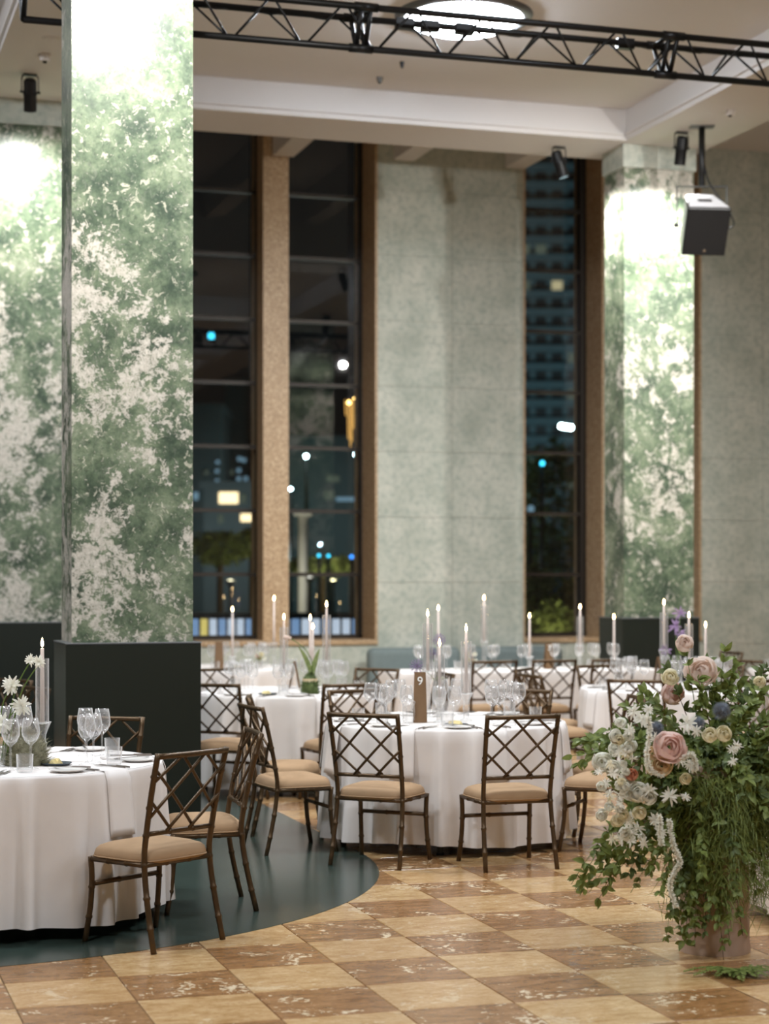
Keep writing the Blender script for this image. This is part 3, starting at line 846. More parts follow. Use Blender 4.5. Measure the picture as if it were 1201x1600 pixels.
def number_stand(p, txt, label, hh=.30, rz=0.0):
    t = thing('table_number', label, 'table number', p, rz)
    w0, w1, dp = .044, .036, .045
    for s, nm in ((-1, 'front_card'), (1, 'back_card')):
        b = MB().add([(-w0, s*dp, 0), (w0, s*dp, 0), (w1, s*.004, hh), (-w1, s*.004, hh), (-w0, s*(dp-.004), 0), (w0, s*(dp-.004), 0), (w1, s*.0005, hh), (-w1, s*.0005, hh)],
                     [(0, 1, 2, 3), (7, 6, 5, 4), (0, 4, 5, 1), (1, 5, 6, 2), (2, 6, 7, 3), (3, 7, 4, 0)])
        b.build(nm, 'card', t)
    if txt:
        cu_ = bpy.data.curves.new('digit', 'FONT'); cu_.body = txt; cu_.size = .075; cu_.align_x = 'CENTER'; cu_.extrude = .0006
        tmp = bpy.data.objects.new('tmp', cu_); COL.objects.link(tmp)
        bpy.context.view_layer.update()
        me = bpy.data.meshes.new_from_object(tmp.evaluated_get(bpy.context.evaluated_depsgraph_get()))
        bpy.data.objects.remove(tmp); me.materials.clear(); me.materials.append(M['white_print'])
        o = link('numeral', me, t); tilt = math.atan2(dp-.004, hh)
        o.rotation_euler = (pi/2-tilt, 0, 0)
        zb = hh*.745; y = -(dp+(.004-dp)*zb/hh)-.0016
        o.location = (0, y, zb); o['label'] = 'white printed numeral'
number_stand(atx(656, 11.78, ZTAB+.002), '9', 'brown tent card with a white number nine', .315, -TH)
number_stand(atx(857, 18.55, ZTAB+.002), '3', 'brown tent card on the long table before the right window', .25, 0)
number_stand(atx(342, 18.5, ZTAB+.002), None, 'brown tent card on the far table beside the near plinth', .27, -TH+.2)
number_stand(atx(1028, 15.3, ZTAB+.002), None, 'brown tent card turned edge-on at the right rear table', .26, -TH+1.2)
number_stand(atx(460, 15.35, ZTAB+.002), None, 'small brown tent card turned edge-on behind the tulip', .22, -TH+1.45)
b = MB().lathe([(0, 0), (.036, 0), (.036, .012), (.042, .02), (.036, .03), (.042, .045), (.038, .11), (.043, .125), (.043, .132), (.03, .14), (.034, .155), (.022, .17), (.0, .176)], 14)
tag(b.build('cut_glass_jar', 'crystal', None, False, atx(638, 11.75, ZTAB+.002)), 'lidded cut glass jar beside the number nine card', 'jar')

# ================================================================== FLOWERS
def petal(L, W, curl, cup, nu=4, nv=5):
    """petal growing along +Y from origin, curling up"""
    b = MB()
    def fn(u, v):
        s = u*2-1; w = W*math.sin(pi*min(1, .12+.80*v))**.7*(.35+.65*min(1, v*2.2))
        return (s*w/2, L*v*cos(curl*v), L*v*sin(curl*v)+cup*(s*s)*W)
    return b.grid(fn, nu, nv)
def rose_mb(r, rgn, openness=.6):
    """nested cupped petals, each a rounded patch of a bowl"""
    b = MB()
    for layer, (n, rad, top, flare) in enumerate(((3, .40, 1.15, -.05), (4, .58, .95, .0), (5, .78, .72, .05), (6, .98, .30+.35*(1-openness), .16*openness))):
        for k in range(n):
            a0 = 2*pi*k/n+layer*.8+rgn.uniform(-.2, .2); span = 2*pi/n*1.55; rj = r*rad*rgn.uniform(.9, 1.1); ox, oy, tj = rgn.uniform(-.1, .1)*r, rgn.uniform(-.1, .1)*r, rgn.uniform(-.16, .16)
            def fn(u, v):
                s_ = u*2-1; tp = top+tj-.55*abs(s_)**2.6; e = -1.25+(tp+1.25)*v; w = a0+s_*span/2*(.35+.65*min(1, v*1.6))
                q = rj*(1+flare*max(0, v-.6)*2.2+.05*k/n)
                return (q*cos(e)*cos(w)+ox*v, q*cos(e)*sin(w)+oy*v, q*sin(e)*.92+.10*r)
            b.grid(fn, 5, 5)
    return b
def star_mb(r, rgn, n=14):
    b = MB()
    for k in range(n):
        p = petal(r*rgn.uniform(.8, 1.15), r*.26, -rgn.uniform(-.2, 1.3), .1, 2, 4)
        a = 2*pi*k/n+rgn.uniform(-.2, .2)
        p.xform(R3(0, 0, a) @ R3(rgn.uniform(-.1, 1.2))); b.add(p.v, p.f)
    return b
def allium_mb(r, rgn, n=46):
    b = MB()
    for k in range(n):
        z = 1-2*(k+.5)/n; w = k*2.39996; q = math.sqrt(1-z*z); dv = Vector((q*cos(w), q*sin(w), z))
        b.tube([dv*r*.15, dv*r*rgn.uniform(.8, 1)], [r*.02, r*.03], 3)
        b.lathe([(0, -r*.09), (r*.11, 0), (0, r*.09)], 5, tuple(dv*r))
    return b
def aim(dirv):
    return Vector(dirv).normalized().to_track_quat('Z', 'Y').to_matrix().to_4x4()
def leaf_mb(L, W, fold=.25, bend=.3):
    b = MB()
    prof = [(0, .05), (.18, .72), (.42, 1.0), (.7, .74), (1.0, .02)]
    v = []
    for t, w in prof:
        y = L*t; z = -bend*L*t*t
        v += [(-W/2*w, y, z+fold*W*w*.5), (0, y, z), (W/2*w, y, z+fold*W*w*.5)]
    f = []
    for i in range(4): f += [(i*3, i*3+1, i*3+4, i*3+3), (i*3+1, i*3+2, i*3+5, i*3+4)]
    return b.add(v, f)

# -- nerines and moss on the left table
fr = random.Random(21)
t = thing('flower_vase', 'glass bowl of white nerine flowers on the left foreground table', 'flowers', tl('T1', -.02, -.25), -TH)
MB().lathe([(0, 0), (.05, 0), (.055, .01), (.06, .08), (.055, .1), (.052, .1), (.056, .08), (.05, .012), (0, .01)], 18).build('bowl', 'glass', t, True)
base = tl('T1', -.02, -.25)
def local_px(x, y, d, org):                 # photo position -> local metres (camera aligned) about org
    w = at(x, y, d)-org; return Vector((w.x*CT-w.y*ST, w.x*ST+w.y*CT, w.z))
for (x, y, r) in ((18, 1071, 15), (33, 1103, 15), (47, 1032, 9), (61, 1035, 10), (3, 1130, 16)):
    q = local_px(x, y, 9.02, base)
    fl = star_mb(r*9.02/F*1.12, fr, 30).xform(T3(*q) @ aim((fr.uniform(-.5, .5), -1, .4))).build('bloom', 'petal_white', t, True)
    a = Vector((q.x*.25, 0, .03))
    MB().tube(smooth_path([a, a.lerp(q, .55)+Vector((-.02, .0, .05)), q+Vector((0, .012, -.004))], 5), .0032, 6).build('stem', 'stem', t, True)
def moss_mb(rx, rz, n, rgn, L=.05):
    b = MB().lathe([(rx, 0), (rx*1.02, rz*.3), (rx*.85, rz*.75), (rx*.45, rz), (0, rz*1.03)], 14)
    for k in range(n):
        w = rgn.uniform(0, 2*pi); e = rgn.uniform(.02, 1.45)
        p = Vector((rx*cos(w)*cos(e), rx*sin(w)*cos(e), rz*sin(e))); nn = Vector((p.x, p.y, p.z+.02)).normalized()
        tt = Vector((rgn.uniform(-1, 1), rgn.uniform(-1, 1), rgn.uniform(-.3, .6)))
        q = p+(nn*.5+tt*.8)*L*rgn.uniform(.3, 1); m = p.lerp(q, .5)+nn*.012
        s_ = nn.cross(tt).normalized()*.0012
        b.add([p-s_, p+s_, m+s_, m-s_, q], [(0, 1, 2, 3), (3, 2, 4)])
    return b
o = moss_mb(.10, .15, 1900, fr, .06).build('moss_mound', 'moss_grey', None, True, atx(38, 9.12, ZTAB+.003)); tag(o, 'grey green moss mound beside the left candle', 'moss')
# -- alliums in slim vase on table nine
base = atx(683, 12.25, ZTAB+.002)
t = thing('flower_vase', 'slim glass vase with pale lilac allium heads behind the number nine', 'flowers', base, -TH)
MB().lathe([(0, 0), (.03, 0), (.034, .01), (.034, .17), (.03, .2), (.024, .24), (.022, .24), (.028, .2), (.031, .17), (.031, .014), (0, .012)], 16).build('vase', 'glass', t, True)
for (x, y, r) in ((686, 1000, 10), (676, 1021, 8), (651, 1041, 11)):
    q = local_px(x, y, 12.25, base)
    allium_mb(r*12.25/F, fr).xform(T3(*q)).build('bloom', 'petal_violet', t, True)
    MB().tube(smooth_path([(0, 0, .05), (q.x*.15, 0, .24), tuple(q)], 4), .0022, 5).build('stem', 'stem', t, True)
for k in range(7):
    leaf_mb(.06, .03).xform(T3(fr.uniform(-.02, .02), fr.uniform(-.02, .02), .235) @ R3(fr.uniform(.2, 1.0), 0, fr.uniform(0, 6.28))).build('leaf', 'leaf_pale', t, True)
# -- tulip in a mossy pot
base = atx(484, 14.6, ZTAB+.002)
t = thing('tulip_pot', 'single pale tulip growing from a pot covered in dark moss', 'flowers', base, -TH)
MB().lathe([(0, 0), (.05, 0), (.06, .12), (.055, .12), (0, .11)], 16).build('pot', 'petal_peach', t, True)
moss_mb(.066, .15, 700, fr, .035).build('moss', 'leaf_dark', t, True)
q = local_px(455, 998, 14.6, base)
MB().tube(smooth_path([(0, 0, .1), (.02, 0, .22), (-.03, 0, .34), tuple(q)], 6), .004, 6).build('stem', 'stem', t, True)
b = MB()
for k in range(6):
    p = petal(.062, .036, .25, .35); p.xform(T3(*q) @ aim((-1, -.1, .25)) @ R3(0, 0, k*pi/3) @ T3(0, .012, 0) @ R3(1.28)); b.add(p.v, p.f)
b.build('bloom', 'petal_blush', t, True)
for (x0, x1, z1) in ((.01, -.09, .30), (.02, .075, .28)):
    def lf(u, v, x0=x0, x1=x1, z1=z1):
        s = (u*2-1)*.02*math.sin(pi*min(1, .15+.8*v)); return (x0+(x1-x0)*v**1.6+s, .008*abs(u*2-1), .12+z1*v-.05*v*v)
    MB().grid(lf, 2, 8).build('leaf', 'leaf_pale', t, True)
# -- violet flowers on the right rear table
base = atx(1058, 15.6, ZTAB+.002)
t = thing('flower_vase', 'tall violet iris flowers beside the candles before the far plinth', 'flowers', base, -TH)
MB().lathe([(0, 0), (.035, 0), (.04, .1), (.02, .18), (.018, .18), (.036, .1), (.03, .01), (0, .01)], 14).build('vase', 'glass', t, True)
for (x, y, r) in ((1062, 958, 9), (1055, 978, 11), (1064, 990, 8), (1039, 1015, 9)):
    q = local_px(x, y, 15.6, base)
    star_mb(r*15.6/F*1.3, fr, 8).xform(T3(*q) @ aim((0, -1, .3))).build('bloom', 'petal_violet', t, True)
    MB().tube([(0, 0, .05), (q.x*.3, 0, .2), tuple(q)], .003, 5).build('stem', 'stem', t, True)
# -- small posies of the far tables
for (x, d, lab) in ((735, 18.3, 'small white posy on the long far table'), (1100, 15.7, 'loose white and blush posy on the right rear table'), (405, 18.8, 'small cream posy on the far left table')):
    t = thing('small_posy', lab, 'flowers', atx(x, d, ZTAB+.002), -TH)
    MB().lathe([(0, 0), (.035, 0), (.04, .08), (.036, .08), (.03, .01), (0, .01)], 12).build('cup', 'glass', t, True)
    for k in range(6):
        rose_mb(.022, fr).xform(T3(fr.uniform(-.05, .05), fr.uniform(-.05, .05), fr.uniform(.09, .16)) @ aim((fr.uniform(-1, 1), -1, .8))).build('bloom', ['petal_white', 'petal_blush', 'petal_cream'][k % 3], t, True)
    for k in range(8):
        leaf_mb(.06, .03).xform(T3(0, 0, .07) @ R3(fr.uniform(.2, 1.0), 0, fr.uniform(0, 6.28))).build('leaf', 'leaf', t, True)

# ================================================================== BIG ARRANGEMENT
AD = 8.42; AO = atx(1116, AD); ar = random.Random(77)
ped = thing('pedestal', 'beige round stone pedestal under the big flower arrangement', 'pedestal', AO, -TH)
MB().lathe([(0, 0), (.158, 0), (.16, .01), (.155, .06), (.15, .62), (.155, .66), (.165, .68), (.165, .70), (0, .70)], 32).build('drum', 'pedestal', ped, True, sharp=.6)
arr = thing('flower_arrangement', 'large cascading arrangement of roses and greenery at the right', 'flowers', AO+Vector((0, 0, .70)), -TH)
OZ = Vector((AO.x, AO.y, .70))
MB().lathe([(0, .0), (.12, .0), (.16, .06), (.17, .13), (.16, .14), (0, .13)], 24).build('bowl', 'pedestal', arr, True)
def L2(x, y, dy=0.0): return local_px(x, y, AD+dy, OZ)
LEAVES = []      # (matrix, length) collected, the largest become parts
def sprig(p0, p1, sag, n, L, mat, spread=.8, w=.5, stemr=.0025, cluster=1):
    p0, p1 = Vector(p0), Vector(p1)
    path = [p0.lerp(p1, k/10)+Vector((0, 0, sag*4*(k/10)*(1-k/10))) for k in range(11)]
    MB().tube(path, [stemr*(1-.6*k/10) for k in range(11)], 5).build('stem', 'bark' if ar.random() < .35 else 'stem', arr, True)
    for k in range(n):
        t = .12+.88*(k+ar.random()*.6)/n; i = min(9, int(t*10)); q = path[i].lerp(path[i+1], t*10-i)
        dv = (path[i+1]-path[i]).normalized()
        for c in range(cluster):
            sd = Vector((ar.gauss(0, 1), ar.gauss(-.35, .8), ar.gauss(.1, .8)))
            dd = (dv*.7+sd.normalized()*spread).normalized()
            ll = L*ar.uniform(.6, 1.2)
            up = Vector((ar.gauss(0, .5), -.8+ar.gauss(0, .4), .7+ar.gauss(0, .4)))
            zz = (up-dd*up.dot(dd)).normalized(); xx = dd.cross(zz)
            m = Matrix(((xx.x, dd.x, zz.x, q.x), (xx.y, dd.y, zz.y, q.y), (xx.z, dd.z, zz.z, q.z), (0, 0, 0, 1)))
            LEAVES.append((ll, ll*w*ar.uniform(.8, 1.15), m, mat))
C = L2(1110, 1215)
# leading sprigs: (tip x, tip y, depth offset, sag, leaf count, leaf length, material)
for (x, y, dy, sag, n, ll, mt, sp) in (
        (900, 1158, -.1, .06, 18, .05, 'leaf', 1.0), (945, 1140, -.1, .06, 18, .05, 'leaf', 1.0), (960, 1125, .0, .05, 16, .05, 'leaf_dark', 1.0), (975, 1100, .05, .04, 14, .05, 'leaf', 1.0), (950, 1225, -.2, .05, 16, .05, 'leaf', 1.0), (1000, 1080, .0, .03, 14, .05, 'leaf', 1.0),
        (1090, 1060, -.1, .03, 14, .055, 'leaf', 1.0), (1150, 1035, .0, .03, 14, .055, 'leaf', 1.0), (1200, 1040, .1, .04, 16, .055, 'leaf_dark', 1.0), (1225, 1130, -.2, .04, 18, .055, 'leaf', 1.0),
        (1040, 1470, -.2, .08, 22, .035, 'leaf', .9), (1062, 1455, -.25, .08, 22, .035, 'leaf_pale', .9), (1075, 1430, -.28, .07, 22, .04, 'leaf', .9), (1100, 1465, -.27, .07, 22, .035, 'leaf_dark', .9), (1030, 1400, -.25, .07, 22, .04, 'leaf', .9), (1012, 1370, -.25, .06, 20, .04, 'leaf', .9), (1130, 1440, -.28, .06, 18, .035, 'leaf', .9), (1170, 1350, -.3, .05, 20, .045, 'leaf', .9), (1205, 1380, -.2, .05, 20, .045, 'leaf', .9),
        (898, 1390, -.22, .12, 20, .05, 'leaf', 1.0), (920, 1395, -.18, .11, 20, .05, 'leaf', 1.0), (945, 1385, -.2, .10, 20, .05, 'leaf', 1.0), (975, 1375, -.22, .08, 20, .045, 'leaf_dark', 1.0), (1000, 1345, -.25, .06, 20, .045, 'leaf', 1.0),
        (1068, 1478, -.22, .08, 24, .045, 'leaf', 1.0), (1085, 1450, -.27, .07, 24, .045, 'leaf', 1.0), (1110, 1420, -.3, .06, 22, .045, 'leaf', 1.0), (1140, 1475, -.25, .07, 22, .04, 'leaf', 1.0), (1050, 1425, -.27, .07, 22, .045, 'leaf_dark', 1.0),
        (888, 1182, -.1, .05, 16, .05, 'leaf', .9), (905, 1165, .0, .07, 16, .05, 'leaf', .9), (930, 1150, .05, .06, 14, .05, 'leaf', .9),
        (925, 1210, -.15, .06, 12, .045, 'leaf', .9), (893, 1195, .05, .04, 12, .045, 'leaf', .9),
        (1070, 1008, -.05, .02, 8, .05, 'leaf', .7), (1132, 1010, .0, .03, 8, .06, 'leaf', .8), (1104, 1030, .1, .02, 9, .05, 'leaf_dark', .8),
        (1040, 1040, -.05, .02, 8, .055, 'leaf_dark', .8), (1120, 1060, .0, .02, 10, .055, 'leaf', .8), (1018, 1090, -.05, .02, 10, .055, 'leaf_pale', .8),
        (1160, 1060, .05, .03, 10, .055, 'leaf', .8), (1195, 1075, .0, .05, 14, .06, 'leaf', .8), (1230, 1090, .1, .05, 14, .06, 'leaf', .8), (1180, 1100, -.15, .05, 12, .06, 'leaf', .8),
        (1255, 1150, .0, .06, 14, .06, 'leaf', .8), (1240, 1210, -.2, .05, 16, .055, 'leaf', .8), (1275, 1240, .0, .05, 14, .05, 'leaf_dark', .8),
        (892, 1382, -.2, .12, 16, .05, 'leaf', .8), (905, 1400, -.15, .12, 16, .05, 'leaf', .8), (930, 1412, -.2, .10, 14, .045, 'leaf', .8), (960, 1360, -.25, .08, 16, .05, 'leaf', .8),
        (985, 1395, -.15, .05, 14, .035, 'leaf_pale', .8), (1050, 1440, -.2, .05, 20, .045, 'leaf', .8), (1085, 1480, -.25, .06, 22, .04, 'leaf', .8), (1120, 1450, -.28, .06, 20, .04, 'leaf', .8),
        (1160, 1462, -.25, .06, 16, .035, 'leaf', .8), (1150, 1400, -.3, .06, 18, .045, 'leaf_pale', .8), (1185, 1400, -.2, .06, 18, .045, 'leaf', .8), (1215, 1330, -.15, .05, 18, .05, 'leaf_dark', .8),
        (1060, 1400, -.3, .06, 20, .045, 'leaf_dark', .8), (1095, 1370, -.35, .06, 20, .045, 'leaf', .8), (1030, 1330, -.3, .05, 20, .045, 'leaf', .8), (1005, 1300, -.25, .04, 16, .045, 'leaf_dark', .8),
        (1130, 1500, -.22, .08, 14, .03, 'leaf', .8), (1145, 1330, -.36, .04, 20, .05, 'leaf_dark', .8), (1200, 1270, -.3, .04, 20, .05, 'leaf', .8), (1170, 1220, -.36, .04, 20, .05, 'leaf', .8)):
    sprig(C+Vector((ar.uniform(-.05, .05), ar.uniform(-.08, .08), ar.uniform(-.08, .08))), L2(x, y, dy), sag, n, ll, mt, sp, .56, .003, 4)
# body of foliage
for k in range(330):
    w = ar.uniform(0, 2*pi); e = ar.uniform(-1.25, 1.2); rr = ar.uniform(.24, .46)
    dv = Vector((cos(w)*cos(e)*1.05, sin(w)*cos(e)*.8, sin(e)*.72-.02))
    if dv.y > .35 and ar.random() < .6: dv.y *= -1
    p0 = C+Vector((.05, 0, -.02))+dv*.08
    sprig(p0, C+Vector((.06, 0, -.04))+dv*rr, .02, 7, ar.uniform(.035, .06), ar.choice(['leaf', 'leaf', 'leaf_dark', 'leaf_dark', 'leaf_pale']), .9, .5, .002, 2)
LEAVES.sort(key=lambda q: -q[0]*(1.5 if (q[2] @ Vector((0, 0, 0))).y < -.1 else 1))
unit = {}
for mt in ('leaf', 'leaf_dark', 'leaf_pale'):
    me = leaf_mb(1, 1).mesh('leaf', True); me.materials.append(M[mt]); unit[mt] = me
small = {mt: MB() for mt in unit}
for n, (ll, w, m, mt) in enumerate(LEAVES):
    if n < 290:
        o = link('leaf', unit[mt], arr); o.matrix_local = m @ Matrix.Diagonal((w, ll, ll, 1))
    else:
        q = leaf_mb(ll, w).xform(m); small[mt].add(q.v, q.f)
for mt in small:
    if small[mt].v: o = small[mt].build('small_leaves', mt, arr, True); o['kind'] = 'stuff'
# fine trailing fern
b = MB()
for k in range(3800):
    w = ar.uniform(pi*1.02, 1.98*pi) if ar.random() < .8 else ar.uniform(0, pi); h0 = ar.uniform(-.50-.1*sin(w*7), .05) if ar.random() < .7 else ar.uniform(-.3, .05)
    p = C+Vector((cos(w)*ar.uniform(.1, .27)+.03, sin(w)*ar.uniform(.1, .33), h0))
    dv = Vector((ar.gauss(0, .5), ar.gauss(-.3, .3), ar.gauss(-.8, .45))).normalized(); L = ar.uniform(.05, .15)
    q = p+dv*L; m = p.lerp(q, .5)+Vector((0, -.015, .015)); s_ = dv.cross(Vector((0, 1, .3))).normalized()*.0013
    b.add([p-s_, p+s_, m+s_, m-s_, q], [(0, 1, 2, 3), (3, 2, 4)])
o = b.build('fine_fern', 'leaf', arr, True); o['kind'] = 'stuff'
def put_bloom(nm, mb, mat, x, y, dy, dirv=None):
    q = L2(x, y, dy); dirv = dirv or (ar.uniform(-.4, .3), -1, ar.uniform(.0, .6))
    return mb.xform(T3(*q) @ aim(dirv)).build(nm, mat, arr, True)
pm = AD/F
for (x, y, r, mt, dy) in ((1068, 1005, 14, 'petal_blush', -.08), (1046, 1059, 13, 'petal_cream', -.12), (1096, 1050, 24, 'petal_blush', -.02), (1050, 1084, 18, 'petal_pink', .0),
                          (1045, 1167, 23, 'petal_pink', -.42), (1033, 1197, 15, 'petal_peach', -.40), (1018, 1177, 11, 'petal_peach', -.36), (1018, 1200, 10, 'petal_cream', -.38),
                          (1109, 1149, 12, 'petal_cream', -.40), (1130, 1147, 12, 'petal_cream', -.38), (987, 1211, 9, 'petal_coral', -.33), (999, 1271, 10, 'petal_cream', -.37),
                          (940, 1192, 15, 'petal_white', -.22), (957, 1200, 13, 'petal_white', -.26), (960, 1170, 12, 'petal_white', -.2), (978, 1222, 13, 'petal_white', -.3),
                          (997, 1240, 16, 'petal_white', -.36), (1012, 1246, 12, 'petal_white', -.38), (1072, 1217, 9, 'petal_cream', -.42), (985, 1165, 10, 'petal_white', -.25), (1186, 1065, 9, 'petal_cream', -.1)):
    put_bloom('rose', rose_mb(r*pm, ar, .8 if r > 20 else .4), mt, x, y, dy)
for (x, y, r) in ((1127, 1111, 14), (1024, 1138, 12), (1090, 1130, 11)):
    bb_ = MB(); R_ = r*pm
    bb_.lathe([(0, -R_*.8), (R_*.45, -R_*.4), (R_*.6, 0), (R_*.45, R_*.4), (0, R_*.6)], 10)
    for k in range(220):
        z = 1-2*(k+.5)/220; w = k*2.39996; qq = math.sqrt(1-z*z); dv = Vector((qq*cos(w), qq*sin(w), z)); s_ = dv.orthogonal().normalized()*R_*.07
        bb_.add([dv*R_*.5-s_, dv*R_*.5+s_, dv*R_*1.15], [(0, 1, 2)])
    put_bloom('thistle', bb_, 'thistle_blue', x, y, -.36)
for (x, y, r) in ((1074, 1131, 15), (1088, 1142, 10), (990, 1112, 12), (1004, 1124, 12), (983, 1140, 10), (1012, 1108, 9), (1150, 1165, 9), (1015, 1235, 12), (1046, 1244, 13), (1062, 1190, 10), (1078, 1195, 10), (978, 1282, 10),
                  (1022, 1282, 11), (1032, 1300, 10), (1005, 1318, 9), (1143, 1172, 8), (1022, 1152, 8), (968, 1258, 8), (1145, 1190, 8), (1070, 1245, 8)):
    put_bloom('star_flower', star_mb(r*pm*1.1, ar, 13), 'petal_white', x, y, -.40 if y < 1280 else -.36)
for k in range(46):
    t_ = ar.random(); x = 1006-44*sin(t_*3.0)+ar.gauss(0, 11); y = 1108+215*t_+ar.gauss(0, 8)
    put_bloom('small_bloom', rose_mb(ar.uniform(5, 9)*pm, ar, 1.0) if k % 2 else star_mb(ar.uniform(8, 12)*pm, ar, 10), 'petal_white' if k % 5 else 'petal_cream', x, y, -.28-.10*sin(t_*3))
def strand(pts, dy, r0=.017):
    P = smooth_path([L2(x, y, dy) for x, y in pts], 8); bb_ = MB()
    bb_.tube(P, .003, 5)
    for i in range(len(P)-1):
        for k in range(20):
            q = P[i].lerp(P[i+1], ar.random()); dv = Vector((ar.gauss(0, 1), ar.gauss(0, 1), ar.gauss(0, .6))).normalized(); s_ = dv.orthogonal().normalized()*.003
            bb_.add([q-s_, q+s_, q+dv*r0*ar.uniform(.6, 1.1)+s_*.6, q+dv*r0*ar.uniform(.6, 1.1)-s_*.6], [(0, 1, 2, 3)])
    bb_.build('amaranth_strand', 'petal_white', arr, True)
strand([(1013, 1120), (1014, 1150), (1010, 1185), (1018, 1205), (1034, 1212)], -.44)
strand([(1066, 1186), (1080, 1178), (1086, 1195), (1084, 1205)], -.45)
strand([(1030, 1275), (1031, 1300), (1033, 1320)], -.42)
strand([(1045, 1280), (1050, 1315), (1062, 1346), (1054, 1362), (1046, 1384), (1056, 1418)], -.42)
strand([(975, 1200), (972, 1235), (966, 1262)], -.32)
# fallen greenery on the floor
gt = thing('fallen_greenery', 'loose green fern fronds lying on the floor before the pedestal', 'foliage', atx(1150, 7.95), -TH)
for k in range(9):
    a = radians(-175+k*21)+ar.uniform(-.1, .1); L = ar.uniform(.14, .24); bb_ = MB()
    bb_.tube([(0, 0, .012), (cos(a)*L*.5, sin(a)*L*.5, .03), (cos(a)*L, sin(a)*L, .008)], .0015, 4)
    for j in range(26):
        s = (j+1)/27; side = 1 if j % 2 else -1; q = Vector((cos(a)*L*s, sin(a)*L*s, .012+.06*s*(1-s)))
        dd = Vector((cos(a+side*1.0), sin(a+side*1.0), ar.uniform(-.1, .35)))
        lm = leaf_mb(.05*(1.2-s), .017, .2, .3); zz = Vector((0, 0, 1)); zz = (zz-dd*zz.dot(dd)/dd.length_squared).normalized(); dd.normalize(); xx = dd.cross(zz)
        lm.xform(Matrix(((xx.x, dd.x, zz.x, q.x), (xx.y, dd.y, zz.y, q.y), (xx.z, dd.z, zz.z, q.z), (0, 0, 0, 1)))); bb_.add(lm.v, lm.f)
    bb_.build('frond', 'leaf', gt, True)

# ================================================================== TRUSS, LOUDSPEAKER, CEILING FITTINGS
TV0 = 13.22; tz1, tz0 = 5.865, 5.60
tu0, tu1 = U(40, TV0), 9.9
tr = thing('lighting_truss', 'black triangular lighting truss spanning the hall under the ceiling', 'truss', (tu0, TV0+.145, tz0))
Ltr = tu1-tu0; hz = tz1-tz0
for y in (-.145, .145): MB().tube([(0, y, hz), (Ltr, y, hz)], .025, 10).build('chord', 'blackmetal', tr, True)
MB().tube([(0, 0, 0), (Ltr, 0, 0)], .025, 10).build('chord', 'blackmetal', tr, True)
per = .548; bn = U(640, TV0+.145)-tu0; off = bn % per
diag = {}
k = 0
x = off-per/2
while x < Ltr+per:
    for y in (-.145, .145):
        for (xa, za, ya, xb, zb, yb) in ((x, 0, 0, x+per/2, hz, y), (x+per/2, hz, y, x+per, 0, 0)):
            if xa < 0 or xb > Ltr: continue
            MB().tube([(xa+.02, ya, za), (xb-.02, yb, zb)], .0095, 6).build('brace', 'blackmetal', tr, True)
    x += per
for px_ in (572, 1052):
    q = U(px_, TV0)-tu0
    for dq in (-.035, .035):
        MB().tube([(q+dq, -.145, hz), (q+dq, 0, 0), (q+dq, .145, hz), (q+dq, -.145, hz)], .02, 8).build('joint_frame', 'blackmetal', tr, True)
    for (y, z) in ((-.145, hz), (.145, hz), (0, 0)): MB().tube([(q-.09, y, z), (q+.09, y, z)], .033, 10).build('joint_sleeve', 'blackmetal', tr, True)
MB().tube([(0, -.145, hz), (0, 0, 0), (0, .145, hz), (0, -.145, hz)], .022, 8).build('end_frame', 'blackmetal', tr, True)
cab = smooth_path([(Ltr*k/60, .145+.012*sin(k*1.7), hz-.01+.014*sin(k*2.3)) for k in range(61)], 2)
MB().tube(cab, .011, 6).build('cable', 'blackmetal', tr, True)
for px_ in (650, 690, 745, 1000):
    q = U(px_, TV0)-tu0; MB().box(q-.07, q+.07, .11, .17, hz-.05, hz+.03).build('clamp_box', 'blackmetal', tr)
for q in (.9, Ltr-.4): MB().tube([(q, 0, hz), (q, 0, ZR-tz0 if q > 2 else ZC-tz0)], .004, 5).build('hanging_wire', 'steel', tr)
for y in (-.145, .145): MB().tube([(.9, y, hz), (.9, 0, hz+.02)], .006, 5).build('hanging_wire', 'steel', tr)

for (uu, tgt_, w_, lab) in ((7.7, (U(690, VF), VF, 2.4), WASH_W, 'added black wash light on the truss just right of the picture'), (9.0, (U(560, VF), VF, 2.6), WASH_W, 'added black wash light second from the right end of the truss'), (9.7, (U(1150, VF), VF, 2.6), WASH_W*.75, 'added black wash light at the very right end of the truss')):
    spot((uu, TV0+.145, tz0-.03), tgt_, lab, w_, 1.35, 1.0, soft=.05)  # unseen wash lights, added to brighten the far wall

